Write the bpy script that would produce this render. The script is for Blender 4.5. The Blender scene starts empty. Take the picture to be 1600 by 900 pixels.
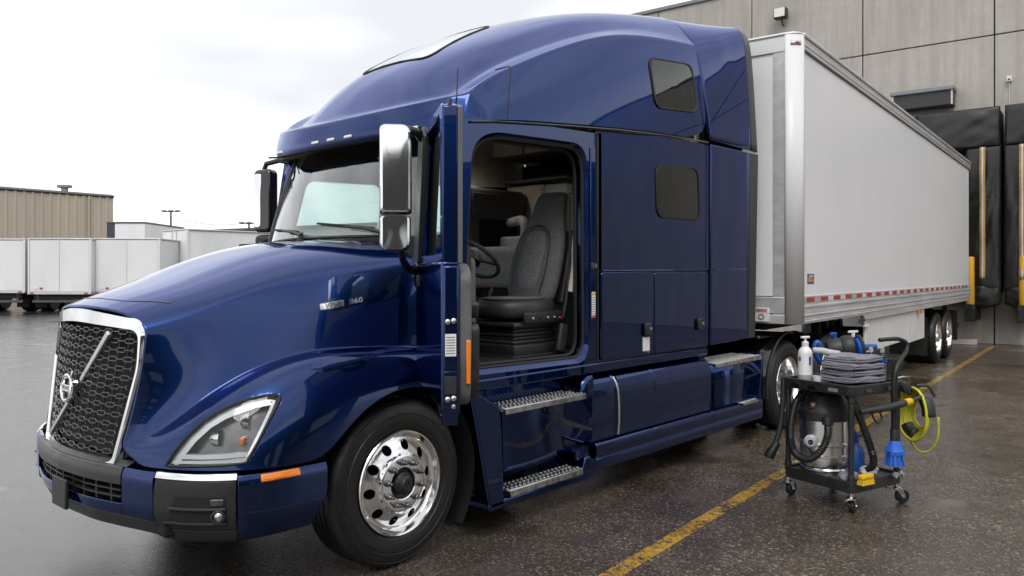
import bpy, bmesh, math, random
from mathutils import Vector, Matrix
from mathutils.bvhtree import BVHTree
R = math.radians
random.seed(7)
scene = bpy.context.scene
COL = scene.collection

# ---------------------------------------------------------------- camera
cd = bpy.data.cameras.new('camera'); cam = bpy.data.objects.new('camera', cd); COL.objects.link(cam)
cam.location = (-1.665, -4.78, 1.74); cam.rotation_euler = (R(90), 0, R(-48.5))
cd.sensor_width = 36; cd.lens = 27.675; cd.shift_y = -0.01375; cd.clip_start = .05; cd.clip_end = 3000
scene.camera = cam

# ---------------------------------------------------------------- overcast sky
w = bpy.data.worlds.new('World'); scene.world = w; w.use_nodes = True
nt = w.node_tree; N = nt.nodes; L = nt.links
for n in list(N): N.remove(n)
out = N.new('ShaderNodeOutputWorld'); bg = N.new('ShaderNodeBackground'); bg.inputs[1].default_value = .1
sky = N.new('ShaderNodeTexSky'); sky.sky_type = 'NISHITA'; sky.sun_disc = False
SUN_EL, SUN_AZ = 52, 215          # azimuth in degrees from +x, counter-clockwise
sky.sun_elevation = R(SUN_EL); sky.sun_rotation = R(90 - SUN_AZ); sky.dust_density = 3
tc = N.new('ShaderNodeTexCoord'); mp = N.new('ShaderNodeMapping'); mp.inputs['Scale'].default_value = (1.2, 1.2, 3.6)
no = N.new('ShaderNodeTexNoise'); no.inputs['Scale'].default_value = 1.7; no.inputs['Detail'].default_value = 4; no.inputs['Roughness'].default_value = .42
cr = N.new('ShaderNodeValToRGB')
cr.color_ramp.elements[0].position = .36; cr.color_ramp.elements[0].color = (.61, .625, .65, 1)
cr.color_ramp.elements[1].position = .60; cr.color_ramp.elements[1].color = (1.0, 1.0, 1.0, 1)
ml = N.new('ShaderNodeVectorMath'); ml.operation = 'SCALE'; ml.inputs[3].default_value = 15.0
mx = N.new('ShaderNodeMix'); mx.data_type = 'RGBA'; mx.inputs[0].default_value = .93
L.new(tc.outputs['Generated'], mp.inputs[0]); L.new(mp.outputs[0], no.inputs['Vector']); L.new(no.outputs[0], cr.inputs[0])
L.new(cr.outputs[0], ml.inputs[0]); L.new(sky.outputs[0], mx.inputs[6]); L.new(ml.outputs[0], mx.inputs[7])
L.new(mx.outputs[2], bg.inputs[0]); L.new(bg.outputs[0], out.inputs[0])
sd = bpy.data.lights.new('sun', 'SUN'); sun = bpy.data.objects.new('sun', sd); COL.objects.link(sun)
sd.energy = 1.5; sd.angle = R(25); sd.color = (1, .985, .965)
sun.rotation_euler = (R(90 - SUN_EL), 0, R(SUN_AZ + 90))
vs = scene.view_settings; vs.view_transform = 'Standard'; vs.look = 'None'; vs.exposure = 0; vs.gamma = 1
scene.cycles.max_bounces = 10; scene.cycles.transparent_max_bounces = 12; scene.cycles.glossy_bounces = 5
scene.cycles.caustics_reflective = False; scene.cycles.caustics_refractive = False
try:
    scene.cycles.use_denoising = True
except Exception: pass

# ---------------------------------------------------------------- materials
M = {}
def mat(name, col, rough=.5, metal=0., coat=0., coat_rough=.03, var=0., vscale=8., rvar=0., bump=0., bscale=60., spec=.5, emit=None, col2=None, aniso=None):
    m = bpy.data.materials.new(name); m.use_nodes = True; nt = m.node_tree; N = nt.nodes; L = nt.links
    b = N['Principled BSDF']
    b.inputs['Base Color'].default_value = (*col, 1); b.inputs['Roughness'].default_value = rough
    b.inputs['Metallic'].default_value = metal; b.inputs['Coat Weight'].default_value = coat
    b.inputs['Coat Roughness'].default_value = coat_rough; b.inputs['Specular IOR Level'].default_value = spec
    if emit: b.inputs['Emission Color'].default_value = (*col, 1); b.inputs['Emission Strength'].default_value = emit
    t = N.new('ShaderNodeTexCoord')
    if var or rvar:
        mp = N.new('ShaderNodeMapping'); L.new(t.outputs['Object'], mp.inputs[0])
        if aniso: mp.inputs['Scale'].default_value = aniso
        n = N.new('ShaderNodeTexNoise'); n.inputs['Scale'].default_value = vscale; n.inputs['Detail'].default_value = 7; n.inputs['Roughness'].default_value = .62
        L.new(mp.outputs[0], n.inputs['Vector'])
        if var:
            r = N.new('ShaderNodeValToRGB'); c2 = col2 or tuple(min(1, c * (1 + var)) for c in col)
            r.color_ramp.elements[0].position = .3; r.color_ramp.elements[1].position = .7
            r.color_ramp.elements[0].color = (*[c * (1 - var) for c in col], 1); r.color_ramp.elements[1].color = (*c2, 1)
            L.new(n.outputs[0], r.inputs[0]); L.new(r.outputs[0], b.inputs['Base Color'])
        if rvar:
            q = N.new('ShaderNodeMapRange'); q.inputs[1].default_value = .3; q.inputs[2].default_value = .7
            q.inputs[3].default_value = max(0.02, rough - rvar); q.inputs[4].default_value = min(1, rough + rvar)
            L.new(n.outputs[0], q.inputs[0]); L.new(q.outputs[0], b.inputs['Roughness'])
    if bump:
        n2 = N.new('ShaderNodeTexNoise'); n2.inputs['Scale'].default_value = bscale; n2.inputs['Detail'].default_value = 4
        L.new(t.outputs['Object'], n2.inputs['Vector'])
        bp = N.new('ShaderNodeBump'); bp.inputs['Strength'].default_value = bump; bp.inputs['Distance'].default_value = .01
        L.new(n2.outputs[0], bp.inputs['Height']); L.new(bp.outputs[0], b.inputs['Normal'])
        if coat: L.new(bp.outputs[0], b.inputs['Coat Normal'])
    M[name] = m; return m

mat('paint', (.0042, .0240, .110), .25, 1.0, 1.0, .006, bump=.020, bscale=2.2)
M['paint'].node_tree.nodes['Principled BSDF'].inputs['Specular Tint'].default_value = (.35, .5, 1, 1)
M['paint'].node_tree.nodes['Principled BSDF'].inputs['Coat IOR'].default_value = 1.43
mat('paint_dark', (.004, .008, .035), .35, .1, .6)
mat('chrome', (.82, .82, .83), .07, 1, bump=.02, bscale=6)
mat('polished', (.80, .80, .80), .14, 1, rvar=.07, vscale=25)
mat('alu', (.58, .58, .58), .36, 1, rvar=.12, vscale=14, var=.15)
mat('steel', (.55, .55, .54), .22, 1, rvar=.08, vscale=20, var=.1)
mat('dark_steel', (.10, .10, .105), .4, .8, var=.3, vscale=18)
mat('black_plastic', (.016, .016, .017), .42, var=.3, vscale=30, rvar=.1, bump=.15, bscale=400)
mat('satin_black', (.028, .028, .03), .36, rvar=.08, vscale=12)
mat('gloss_black', (.006, .006, .007), .12, coat=.5)
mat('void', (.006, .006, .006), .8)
mat('lug_steel', (.17, .17, .175), .30, 1)
mat('rubber', (.008, .008, .008), .42, var=.35, vscale=16, rvar=.15, bump=.2, bscale=120)
mat('seal', (.01, .01, .01), .6)
mat('lens_white', (.75, .76, .76), .12, coat=.8)
mat('amber', (.85, .22, .01), .15, coat=.8)
mat('red_lens', (.42, .02, .015), .18, coat=.6)
mat('red_tape', (.42, .055, .035), .35, var=.35, vscale=9)
mat('white_tape', (.66, .66, .64), .35, var=.2, vscale=9)
mat('label_white', (.74, .74, .72), .5, var=.06, vscale=40)
mat('print_grey', (.22, .22, .22), .6)
mat('print_yellow', (.6, .42, .02), .6)
mat('print_red', (.45, .03, .03), .6)
mat('seat_fabric', (.10, .10, .106), .88, var=.5, vscale=90, bump=.4, bscale=320)
mat('seat_fabric_light', (.14, .14, .147), .88, var=.45, vscale=70, bump=.4, bscale=320)
mat('vinyl_dark', (.028, .028, .03), .45, bump=.15, bscale=180)
mat('trim_grey', (.11, .11, .115), .5, bump=.15, bscale=260, var=.15)
mat('trim_tan', (.60, .545, .48), .62, var=.12, vscale=12)
mat('bunk_fabric', (.42, .40, .43), .9, var=.25, vscale=30, bump=.2, bscale=200)
mat('curtain', (.5, .42, .31), .85, var=.15, vscale=20)
mat('liner', (.78, .77, .75), .85, var=.08)
mat('lamp_glow', (1.0, .93, .82), .5, emit=50.0)
mat('mirror_glass', (.8, .82, .83), .015, 1)

def glass_mat(name, tint, ior=1.5, boost=1.0, add=0.):
    m = bpy.data.materials.new(name); m.use_nodes = True; nt = m.node_tree; N = nt.nodes; L = nt.links
    for n in list(N): N.remove(n)
    o = N.new('ShaderNodeOutputMaterial'); mix = N.new('ShaderNodeMixShader'); tr = N.new('ShaderNodeBsdfTransparent'); gl = N.new('ShaderNodeBsdfGlossy')
    tr.inputs[0].default_value = (*tint, 1); gl.inputs['Roughness'].default_value = .01; gl.inputs[0].default_value = (.95, .97, .97, 1)
    f = N.new('ShaderNodeFresnel'); f.inputs[0].default_value = ior
    ma = N.new('ShaderNodeMath'); ma.operation = 'MULTIPLY_ADD'; ma.inputs[1].default_value = boost; ma.inputs[2].default_value = add; ma.use_clamp = True
    L.new(f.outputs[0], ma.inputs[0]); L.new(ma.outputs[0], mix.inputs[0]); L.new(tr.outputs[0], mix.inputs[1]); L.new(gl.outputs[0], mix.inputs[2]); L.new(mix.outputs[0], o.inputs[0])
    M[name] = m
glass_mat('glass', (.82, .93, .91), 1.52, 1.7, .07)
glass_mat('glass_dark', (.12, .125, .13), 1.5, 1.2)
glass_mat('glass_sky', (.85, .87, .88), 1.7, 2.2)
glass_mat('tint_band', (.05, .08, .08), 1.5, .6)
glass_mat('lamp_glass', (.93, .94, .95), 1.45, 1.0)
glass_mat('bottle_blue', (.10, .30, .75), 1.4, 1.0)
glass_mat('bottle_clear', (.75, .8, .85), 1.4, 1.0)

# ---------------------------------------------------------------- geometry helpers
class MB:
    def __init__(s): s.v = []; s.f = []
    def add(s, vs, fs, mtx=None):
        o = len(s.v)
        for p in vs:
            p = Vector(p); s.v.append(tuple(mtx @ p) if mtx else tuple(p))
        s.f += [tuple(i + o for i in f) for f in fs]; return s
    def box(s, c, d, mtx=None):
        x, y, z = [k / 2 for k in d]
        vs = [(c[0]+i*x, c[1]+j*y, c[2]+k*z) for i in (-1, 1) for j in (-1, 1) for k in (-1, 1)]
        return s.add(vs, [(0,1,3,2),(4,6,7,5),(0,4,5,1),(2,3,7,6),(0,2,6,4),(1,5,7,3)], mtx)
    def box2(s, a, b, mtx=None):
        return s.box([(p+q)/2 for p, q in zip(a, b)], [abs(q-p) for p, q in zip(a, b)], mtx)
    def prism(s, poly, fn, d0, d1):
        """poly 2-D, fn(u,v,d)->3-D"""
        n = len(poly)
        vs = [fn(u, v, d0) for u, v in poly] + [fn(u, v, d1) for u, v in poly]
        return s.add(vs, [tuple(range(n))[::-1], tuple(range(n, 2*n))] + [(i, (i+1) % n, n+(i+1) % n, n+i) for i in range(n)])
    def tube(s, pts, r, n=8, closed=False, caps=True):
        pts = [Vector(p) for p in pts]; m = len(pts); rs = r if isinstance(r, (list, tuple)) else [r]*m
        T = []
        for i in range(m):
            if closed: t = pts[(i+1) % m] - pts[i-1]
            else: t = pts[min(i+1, m-1)] - pts[max(i-1, 0)]
            T.append(t.normalized() if t.length > 1e-9 else Vector((0,0,1)))
        a = Vector((0,0,1)) if abs(T[0].z) < .9 else Vector((1,0,0))
        u = T[0].cross(a).normalized(); vs = []
        for i in range(m):
            u = (u - T[i]*u.dot(T[i])).normalized(); w_ = T[i].cross(u)
            for k in range(n):
                an = 2*math.pi*k/n; vs.append(pts[i] + (u*math.cos(an) + w_*math.sin(an))*rs[i])
        fs = []
        for i in range(m if closed else m-1):
            j = (i+1) % m
            for k in range(n): fs.append((i*n+k, i*n+(k+1) % n, j*n+(k+1) % n, j*n+k))
        if caps and not closed: fs += [tuple(range(n))[::-1], tuple(range((m-1)*n, m*n))]
        return s.add(vs, fs)
    def lathe(s, prof, mtx=None, n=48, closed=False):
        """profile (r, h) revolved round local z"""
        m = len(prof); vs = []; fs = []
        for k in range(n):
            a = 2*math.pi*k/n
            for r, h in prof: vs.append((r*math.cos(a), r*math.sin(a), h))
        for k in range(n):
            j = (k+1) % n
            for i in range(m if closed else m-1):
                i2 = (i+1) % m; fs.append((k*m+i, j*m+i, j*m+i2, k*m+i2))
        return s.add(vs, fs, mtx)
    def grid(s, rows, close_u=False):
        n = len(rows[0]); vs = [p for r in rows for p in r]; fs = []
        for i in range(len(rows)-1):
            for k in range(n if close_u else n-1):
                k2 = (k+1) % n; fs.append((i*n+k, i*n+k2, (i+1)*n+k2, (i+1)*n+k))
        return s.add(vs, fs)
    def build(s, name, material, parent=None, bevel=0, seg=2, smooth=40, subsurf=0, solid=0, normals=True, weld=True):
        me = bpy.data.meshes.new(name); me.from_pydata([tuple(p) for p in s.v], [], s.f)
        if weld or normals:
            bm = bmesh.new(); bm.from_mesh(me)
            if weld: bmesh.ops.remove_doubles(bm, verts=bm.verts, dist=1e-5)
            if normals: bmesh.ops.recalc_face_normals(bm, faces=bm.faces)
            bm.to_mesh(me); bm.free()
        if smooth:
            me.shade_smooth()
            if smooth < 180: me.set_sharp_from_angle(angle=R(smooth))
        o = bpy.data.objects.new(name, me); COL.objects.link(o)
        me.materials.append(M[material] if isinstance(material, str) else material)
        if parent: o.parent = parent
        if subsurf: md = o.modifiers.new('s', 'SUBSURF'); md.levels = subsurf; md.render_levels = subsurf
        if solid: md = o.modifiers.new('t', 'SOLIDIFY'); md.thickness = solid; md.offset = -1
        if bevel:
            md = o.modifiers.new('b', 'BEVEL'); md.width = bevel; md.segments = seg; md.limit_method = 'ANGLE'; md.angle_limit = R(35); md.harden_normals = False
        return o
def tag(o, label, cat, group=None, kind=None):
    if label: o['label'] = label
    if cat: o['category'] = cat
    if group: o['group'] = group
    if kind: o['kind'] = kind
    return o
def empty(name, loc=(0,0,0), rz=0, parent=None):
    o = bpy.data.objects.new(name, None); COL.objects.link(o); o.location = loc; o.rotation_euler = (0,0,rz); o.empty_display_size = .1
    if parent: o.parent = parent
    return o
def copy_tree(o, parent=None):
    c = o.copy(); COL.objects.link(c); c.parent = parent
    for ch in list(o.children): copy_tree(ch, c)
    return c
def box(name, a, b, m, parent=None, bevel=.004, **k): return MB().box2(a, b).build(name, m, parent, bevel, **k)
def rrect(x0, x1, z0, z1, r, n=6):
    if not isinstance(r, (list, tuple)): r = [r]*4
    out = []
    for cx, cz, a0, rr in ((x1, z1, 0, r[0]), (x0, z1, 90, r[1]), (x0, z0, 180, r[2]), (x1, z0, 270, r[3])):
        sx = -1 if cx == x1 else 1; sz = -1 if cz == z1 else 1
        for i in range(n+1):
            a = R(a0 + 90*i/n); out.append((cx + sx*rr + rr*math.cos(a), cz + sz*rr + rr*math.sin(a)))
    return out
def rpoly(poly, r, n=5):
    """round a polygon's corners"""
    out = []; m = len(poly)
    for i in range(m):
        p = Vector(poly[i]); a = Vector(poly[i-1]); b = Vector(poly[(i+1) % m]); rr = r[i] if isinstance(r, (list, tuple)) else r
        if rr <= 0: out.append(tuple(p)); continue
        da = (a-p); db = (b-p); ra = min(rr, da.length*.49); rb = min(rr, db.length*.49)
        pa = p + da.normalized()*ra; pb = p + db.normalized()*rb
        for k in range(n+1):
            t = k/n; out.append(tuple(pa*(1-t)**2 + p*2*t*(1-t) + pb*t*t))
    return out
def spline(pts, n=8, closed=False):
    """Catmull-Rom through 3-D points"""
    P = [Vector(p) for p in pts]; m = len(P); out = []
    for i in range(m if closed else m-1):
        p0 = P[i-1] if (i > 0 or closed) else P[0]*2-P[1]; p1 = P[i]; p2 = P[(i+1) % m]; p3 = P[(i+2) % m] if (i+2 < m or closed) else P[-1]*2-P[-2]
        for k in range(n):
            t = k/n; out.append(.5*((2*p1)+(p2-p0)*t+(2*p0-5*p1+4*p2-p3)*t*t+(3*p1-p0-3*p2+p3)*t**3))
    if not closed: out.append(P[-1])
    return out
def applied(o):
    dg = bpy.context.evaluated_depsgraph_get(); dg.update()
    me = bpy.data.meshes.new_from_object(o.evaluated_get(dg)); o.modifiers.clear(); o.data = me; return o
def inside(p, poly):
    x, y = p; c = False; j = len(poly)-1
    for i in range(len(poly)):
        xi, yi = poly[i]; xj, yj = poly[j]
        if (yi > y) != (yj > y) and x < (xj-xi)*(y-yi)/(yj-yi)+xi: c = not c
        j = i
    return c
def text(name, s, size, m, parent, mtx, extrude=.002, align='CENTER', xs=1.0, shear=0):
    c = bpy.data.curves.new(name, 'FONT'); c.body = s; c.size = size; c.extrude = extrude; c.align_x = align; c.align_y = 'CENTER'; c.shear = shear
    c.resolution_u = 3
    o = bpy.data.objects.new(name, c); COL.objects.link(o); dg = bpy.context.evaluated_depsgraph_get(); me = bpy.data.meshes.new_from_object(o.evaluated_get(dg))
    bpy.data.objects.remove(o); me.transform(mtx @ Matrix.Diagonal((xs, 1, 1, 1))); me.materials.clear(); me.materials.append(M[m])
    o = bpy.data.objects.new(name, me); COL.objects.link(o); o.parent = parent; return o
def frame_mtx(o, u, v):
    u = Vector(u).normalized(); v = Vector(v); v = (v - u*v.dot(u)).normalized(); n = u.cross(v)
    m = Matrix((u, v, n)).transposed().to_4x4(); m.translation = Vector(o); return m

# ================================================================ TRACTOR
truck = empty('semi_truck', (3.6, 0, 0))
tag(truck, 'glossy dark blue sleeper cab highway tractor with its driver door swung open', 'truck')
TL = Matrix.Translation((-3.6, 0, 0))
def tb(mb, name, m, parent=None, **k):
    """build a tractor piece given in world coordinates"""
    mb.v = [(p[0]-3.6, p[1], p[2]) for p in mb.v]
    return mb.build(name, m, parent or truck, **k)
def tbox(name, a, b, m, parent=None, bevel=.006, **k): return tb(MB().box2(a, b), name, m, parent, bevel=bevel, **k)
def ttext(name, s, size, m, parent, mtx, **k): return text(name, s, size, m, parent, TL @ mtx, **k)
def sidefn(sgn):  # outline (x,z), depth measured inwards from the skin y
    return lambda x, z, d: (x, sgn*d, z)
def side_panel(name, poly, y, th, m, sgn=-1, parent=None, bevel=.012, r=0, **k):
    if r: poly = rpoly(poly, r)
    return tb(MB().prism(poly, sidefn(sgn), y, y-th), name, m, parent, bevel=bevel, seg=3, **k)

def loft(name, ribs, m, level=3, crease=None, solid=.012, halves=True, rowc=None):
    rows = []
    for rb in ribs:
        near = [(x, -y, z) for x, y, z in rb[::-1]]; far = [(x, y, z) for x, y, z in rb[1:]]
        rows.append(near + far if halves else near)
    o = tb(MB().grid(rows), name, m, subsurf=level, smooth=180)
    if crease:
        n = len(rows[0]); me = o.data; bm = bmesh.new(); bm.from_mesh(me); cl = bm.edges.layers.float.get('crease_edge') or bm.edges.layers.float.new('crease_edge')
        key = {}
        for i, r in enumerate(rows):
            for k, p in enumerate(r): key[(round(p[0]-3.6, 4), round(p[1], 4), round(p[2], 4))] = (i, k)
        half = len(ribs[0])-1
        for e in bm.edges:
            a, b = [key.get(tuple(round(c, 4) for c in v.co)) for v in e.verts]
            if a and b and a[1] == b[1] and a[0] != b[0]:
                c = crease.get(abs(a[1]-half) if halves else half-a[1])
                if c: e[cl] = c
            elif a and b and rowc and a[0] == b[0] and a[0] in rowc: e[cl] = rowc[a[0]]
        bm.to_mesh(me); bm.free()
    applied(o)
    if sum(p.normal.z*p.area for p in o.data.polygons) < 0: o.data.flip_normals()
    return o
def bvh_of(o):
    me = o.data
    return BVHTree.FromPolygons([(v.co.x+3.6, v.co.y, v.co.z) for v in me.vertices], [tuple(p.vertices) for p in me.polygons])

# ---- hood with fenders: F E D C B1 B2 V T S S2 L per rib (x, |y|, z)
HR = [
 [(.05,0,1.565),(.07,.30,1.555),(.12,.50,1.525),(.16,.60,1.45),(.13,.605,1.22),(.09,.575,1.0),(.06,.55,.86),(.06,.56,.82),(.07,.60,.80),(.09,.66,.76),(.11,.72,.752)],
 [(.22,0,1.63),(.24,.32,1.62),(.28,.54,1.58),(.30,.645,1.49),(.27,.68,1.26),(.23,.685,1.05),(.175,.69,.90),(.145,.76,.86),(.165,.82,.82),(.19,.90,.765),(.22,.97,.752)],
 [(.5,0,1.715),(.5,.36,1.70),(.5,.58,1.65),(.5,.69,1.57),(.48,.755,1.35),(.43,.78,1.2),(.38,.795,1.09),(.32,.92,1.06),(.32,1.03,.97),(.35,1.12,.84),(.40,1.18,.752)],
 [(.83,0,1.85),(.83,.4,1.835),(.8,.63,1.765),(.78,.74,1.68),(.74,.825,1.48),(.69,.855,1.34),(.64,.875,1.235),(.58,1.03,1.22),(.57,1.15,1.1),(.58,1.22,.92),(.62,1.235,.748)],
 [(1.1,0,1.93),(1.1,.45,1.915),(1.07,.7,1.83),(1.04,.81,1.74),(.98,.905,1.55),(.93,.93,1.41),(.88,.945,1.30),(.83,1.08,1.29),(.82,1.19,1.17),(.82,1.24,.98),(.83,1.25,.745)],
 [(1.3,0,1.965),(1.3,.5,1.95),(1.28,.78,1.87),(1.25,.9,1.77),(1.2,.98,1.58),(1.15,1.0,1.43),(1.1,1.02,1.315),(1.08,1.12,1.295),(1.06,1.21,1.2),(1.05,1.25,1.09),(1.03,1.255,.97)],
 [(1.46,0,1.975),(1.48,.5,1.965),(1.49,.83,1.90),(1.48,.99,1.8),(1.46,1.05,1.6),(1.43,1.06,1.43),(1.38,1.075,1.31),(1.36,1.15,1.29),(1.34,1.22,1.21),(1.33,1.25,1.15),(1.32,1.26,1.09)],
 [(1.63,0,1.985),(1.65,.5,1.98),(1.67,.86,1.94),(1.62,1.06,1.83),(1.62,1.10,1.6),(1.62,1.11,1.43),(1.62,1.12,1.28),(1.62,1.17,1.25),(1.62,1.21,1.18),(1.62,1.235,1.12),(1.62,1.24,1.05)]]
hood = loft('hood', HR, 'paint', 4, crease={3: .4, 6: .9})
HB = bvh_of(hood)

mat('lamp_grey', (.15,.15,.155), .25, .7, var=.3, vscale=14)
# ---- headlights: outline in (t, z) seen square to the fender corner
HL = [(-.18,.768),(-.135,.84),(-.075,.915),(0,.985),(.07,1.03),(.14,1.065),(.22,1.092),(.30,1.106),(.355,1.108),(.376,1.095),(.372,1.075),(.345,1.02),(.31,.95),(.275,.88),(.245,.825),(.225,.79),(.12,.781),(0,.775),(-.1,.77)]
def hl_frame(sg): return Vector((.25, sg*1.0, 0)), Vector((.783, sg*.622, 0)), Vector((-.622, sg*.783, 0))
def hl_pt(sg, t, z, dep=0):
    o, T, n = hl_frame(sg); p = o + T*t + Vector((0,0,z))
    h = HB.ray_cast(p + n*1.0, -n, 2.0)[0]
    if h is None: h = p - n*.02
    return h + n*dep
def scaled(poly, k):
    cx = sum(p[0] for p in poly)/len(poly); cz = sum(p[1] for p in poly)/len(poly); return [(cx+(x-cx)*k, cz+(z-cz)*k) for x, z in poly]
HLC = (sum(p[0] for p in HL)/len(HL), sum(p[1] for p in HL)/len(HL))
for sg in (-1, 1):
    o_, T_, n_ = hl_frame(sg)
    bm = bmesh.new(); bm.from_mesh(hood.data)
    kill = []
    hs = scaled(HL, .985)
    for f in bm.faces:
        c = f.calc_center_median() + Vector((3.6, 0, 0))
        if c.y*sg > .6 and c.x < .8:
            q = c - o_
            if inside((q.dot(T_), c.z), hs) and f.normal.dot(n_) > -9: kill.append(f)
    bmesh.ops.delete(bm, geom=kill, context='FACES'); bm.to_mesh(hood.data); bm.free()
hood.modifiers.new('t', 'SOLIDIFY').thickness = .012
hood.data.shade_smooth()
def dense(poly, n=4):
    out = []
    for i in range(len(poly)):
        a, b = poly[i], poly[(i+1) % len(poly)]
        out += [(a[0]+(b[0]-a[0])*k/n, a[1]+(b[1]-a[1])*k/n) for k in range(n)]
    return out
for sg in (-1, 1):
    hl = empty('headlight', parent=truck)
    DO = dense(HL, 2)
    rows = [[hl_pt(sg, *p, .004) for p in scaled(DO, k)] for k in (1.0, .85, .65, .45, .25, .1)]
    tb(MB().grid(rows, True).add([hl_pt(sg, *p, .004) for p in scaled(DO, .1)], [tuple(range(len(DO)))]), 'lens', 'lamp_glass', hl, smooth=180)
    tb(MB().tube([hl_pt(sg, *p, .004) for p in dense(HL, 3)], .008, 6, True), 'gasket', 'seal', hl)
    tb(MB().grid([[hl_pt(sg, *p, 0) for p in scaled(DO, 1.0)], [hl_pt(sg, *p, -.085) for p in scaled(DO, .93)]], True), 'bucket', 'polished', hl)
    rows = [[hl_pt(sg, *p, -.08) for p in scaled(DO, k)] for k in (.94, .7, .45, .2, .05)]
    tb(MB().grid(rows, True).add([hl_pt(sg, *p, -.08) for p in scaled(DO, .05)], [tuple(range(len(DO)))]), 'reflector_back', 'lamp_grey', hl, smooth=180)
    # daytime running strips
    up = [(-.155,.79),(-.115,.85),(-.06,.92),(.01,.985),(.08,1.027),(.15,1.055),(.23,1.08),(.31,1.09)]
    def strip(path, w0, d0, nm, m):
        a = [hl_pt(sg, x, z, d0) for x, z in path]; b = [hl_pt(sg, x+w0[0], z+w0[1], d0) for x, z in path]
        c = [hl_pt(sg, x+w0[0], z+w0[1], d0-.03) for x, z in path]
        tb(MB().grid([a, b, c]), nm, m, hl, smooth=60)
    strip(up, (.028, -.032), -.018, 'running_light', 'lens_white')
    strip([(.318,1.086),(.352,1.078),(.335,1.03),(.30,.95),(.262,.87),(.235,.815)], (-.018, -.006), -.02, 'running_light', 'polished')
    strip([(-.135,.80),(0,.803),(.12,.808),(.222,.815)], (.006, .022), -.016, 'running_light', 'lens_white')
    strip([(-.155,.776),(0,.782),(.12,.787),(.215,.795)], (.0, .014), -.014, 'running_light', 'lens_white')
    for (t, z, rr) in ((.085, .895, .034), (.235, .985, .045)):
        c = hl_pt(sg, t, z, -.075); mt = frame_mtx(c, T_*(-sg) if sg > 0 else T_, (0,0,1))
        if mt.to_3x3().col[2].dot(n_) < 0: mt = frame_mtx(c, -T_, (0,0,1))
        tb(MB().lathe([(rr*1.25, 0), (rr*1.2, .03), (rr*1.05, .045), (rr*.98, .035), (rr*.95, .03)], mt, 28), 'lamp_ring', 'polished', hl)
        tb(MB().lathe([(rr*.97, .026), (rr*.9, .036), (rr*.65, .05), (rr*.35, .057), (.001, .059)], mt, 28), 'projector_lens', 'lens_white', hl, smooth=180)
    c = hl_pt(sg, .19, .885, -.06); mt = frame_mtx(c, T_, (0,0,1))
    tb(MB().box((0,0,.01), (.07,.035,.03), mt), 'turn_lamp', 'amber', hl, bevel=.006)

def hood_strip(pts, r, name, m, n=14, lift=.001):
    """a thin line that follows the hood: pts are world guesses, each cast onto the nearest skin point"""
    sp = spline(pts, n); P = [HB.find_nearest(p) for p in sp]
    return tb(MB().tube([q[0] + q[1]*lift for q in P], r, 5), name, m)
for sg in (-1, 1):
    hood_strip([(1.615, sg*1.1, 1.95), (1.62, sg*1.13, 1.5), (1.62, sg*1.2, 1.15)], .006, 'panel_gap', 'seal')
hood_strip([(.3, -.56, 1.62), (.17, -.3, 1.62), (.15, 0, 1.62), (.17, .3, 1.62), (.3, .56, 1.62)], .0028, 'panel_gap', 'paint_dark')

# ---- model lettering on the hood side
p0 = HB.ray_cast(Vector((1.02, -2.5, 1.545)), Vector((0, 1, 0)))[0]; p1 = HB.ray_cast(Vector((1.30, -2.5, 1.588)), Vector((0, 1, 0)))[0]
nn = HB.ray_cast(Vector((1.1, -2.5, 1.56)), Vector((0, 1, 0)))[1]
u_ = (p1-p0).normalized(); v_ = nn.cross(u_); v_ = v_ if v_.z > 0 else -v_
plaque = tb(MB().prism(rpoly([(0,-.020),(.142,-.020),(.150,.020),(.004,.020)], .007), lambda a, b, d: p0 + u_*a + v_*b + nn*d, -.01, .006), 'badge_plaque', 'polished', bevel=.002)
ttext('badge_lettering', 'VNL', .046, 'gloss_black', plaque, frame_mtx(p0 + u_*.077 + nn*.0065, u_, v_), extrude=.001, xs=1.2, shear=.15)
ttext('badge_lettering', '860', .046, 'polished', truck, frame_mtx(p0 + u_*.218 + nn*.005, u_, v_), extrude=.004, xs=1.25, shear=.15)

# ---- grille
def G(y, z, d=0): return (-.024 + .105*(z-.8) + .115*(y/.6)**2 - d, y, z)
mat('grille_metal', (.20,.20,.21), .30, .9)
gr = empty('grille', parent=truck)
go = rpoly([(-.50,.715),(.50,.715),(.597,1.25),(.59,1.50),(0,1.558),(-.59,1.50),(-.60,1.25)], [.05,.05,.05,.1,.2,.1,.05], 8)
gi = rpoly([(-.472,.755),(.472,.755),(.574,1.25),(.562,1.44),(0,1.478),(-.562,1.44),(-.574,1.25)], [.04,.04,.05,.06,.2,.06,.05], 8)
tb(MB().grid([[G(y,z,-.03) for y,z in go],[G(y,z,.004) for y,z in go],[G(y*.99,z-.006*(z-1.15),.016) for y,z in go],[G(y*1.012,z+.006*(z-1.15),.014) for y,z in gi],[G(y,z,0) for y,z in gi],[G(y,z,-.05) for y,z in gi]], True), 'grille_frame', 'chrome', gr, smooth=50)
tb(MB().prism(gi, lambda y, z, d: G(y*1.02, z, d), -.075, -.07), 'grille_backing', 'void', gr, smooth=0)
for k in range(14):
    z = .80 + k*.0485; half = .452 + .09*min(1, (z-.78)/.45); mbk = MB()
    pitch = .116; off = (k % 2)*pitch/2
    y = -half - pitch + off; up_ = []; dn = []
    while y < half:
        for dy, h in ((0, 0), (.022, 0), (.034, .0115), (.082, .0115), (.094, 0)):
            if -half <= y+dy <= half: up_.append(G(y+dy, z+h, -.012)); dn.append(G(y+dy, z-h, -.012))
        y += pitch
    for path in (up_, dn): mbk.tube(path, .0033, 5)
    tb(mbk, 'grille_mesh_row', 'grille_metal', gr)
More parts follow.
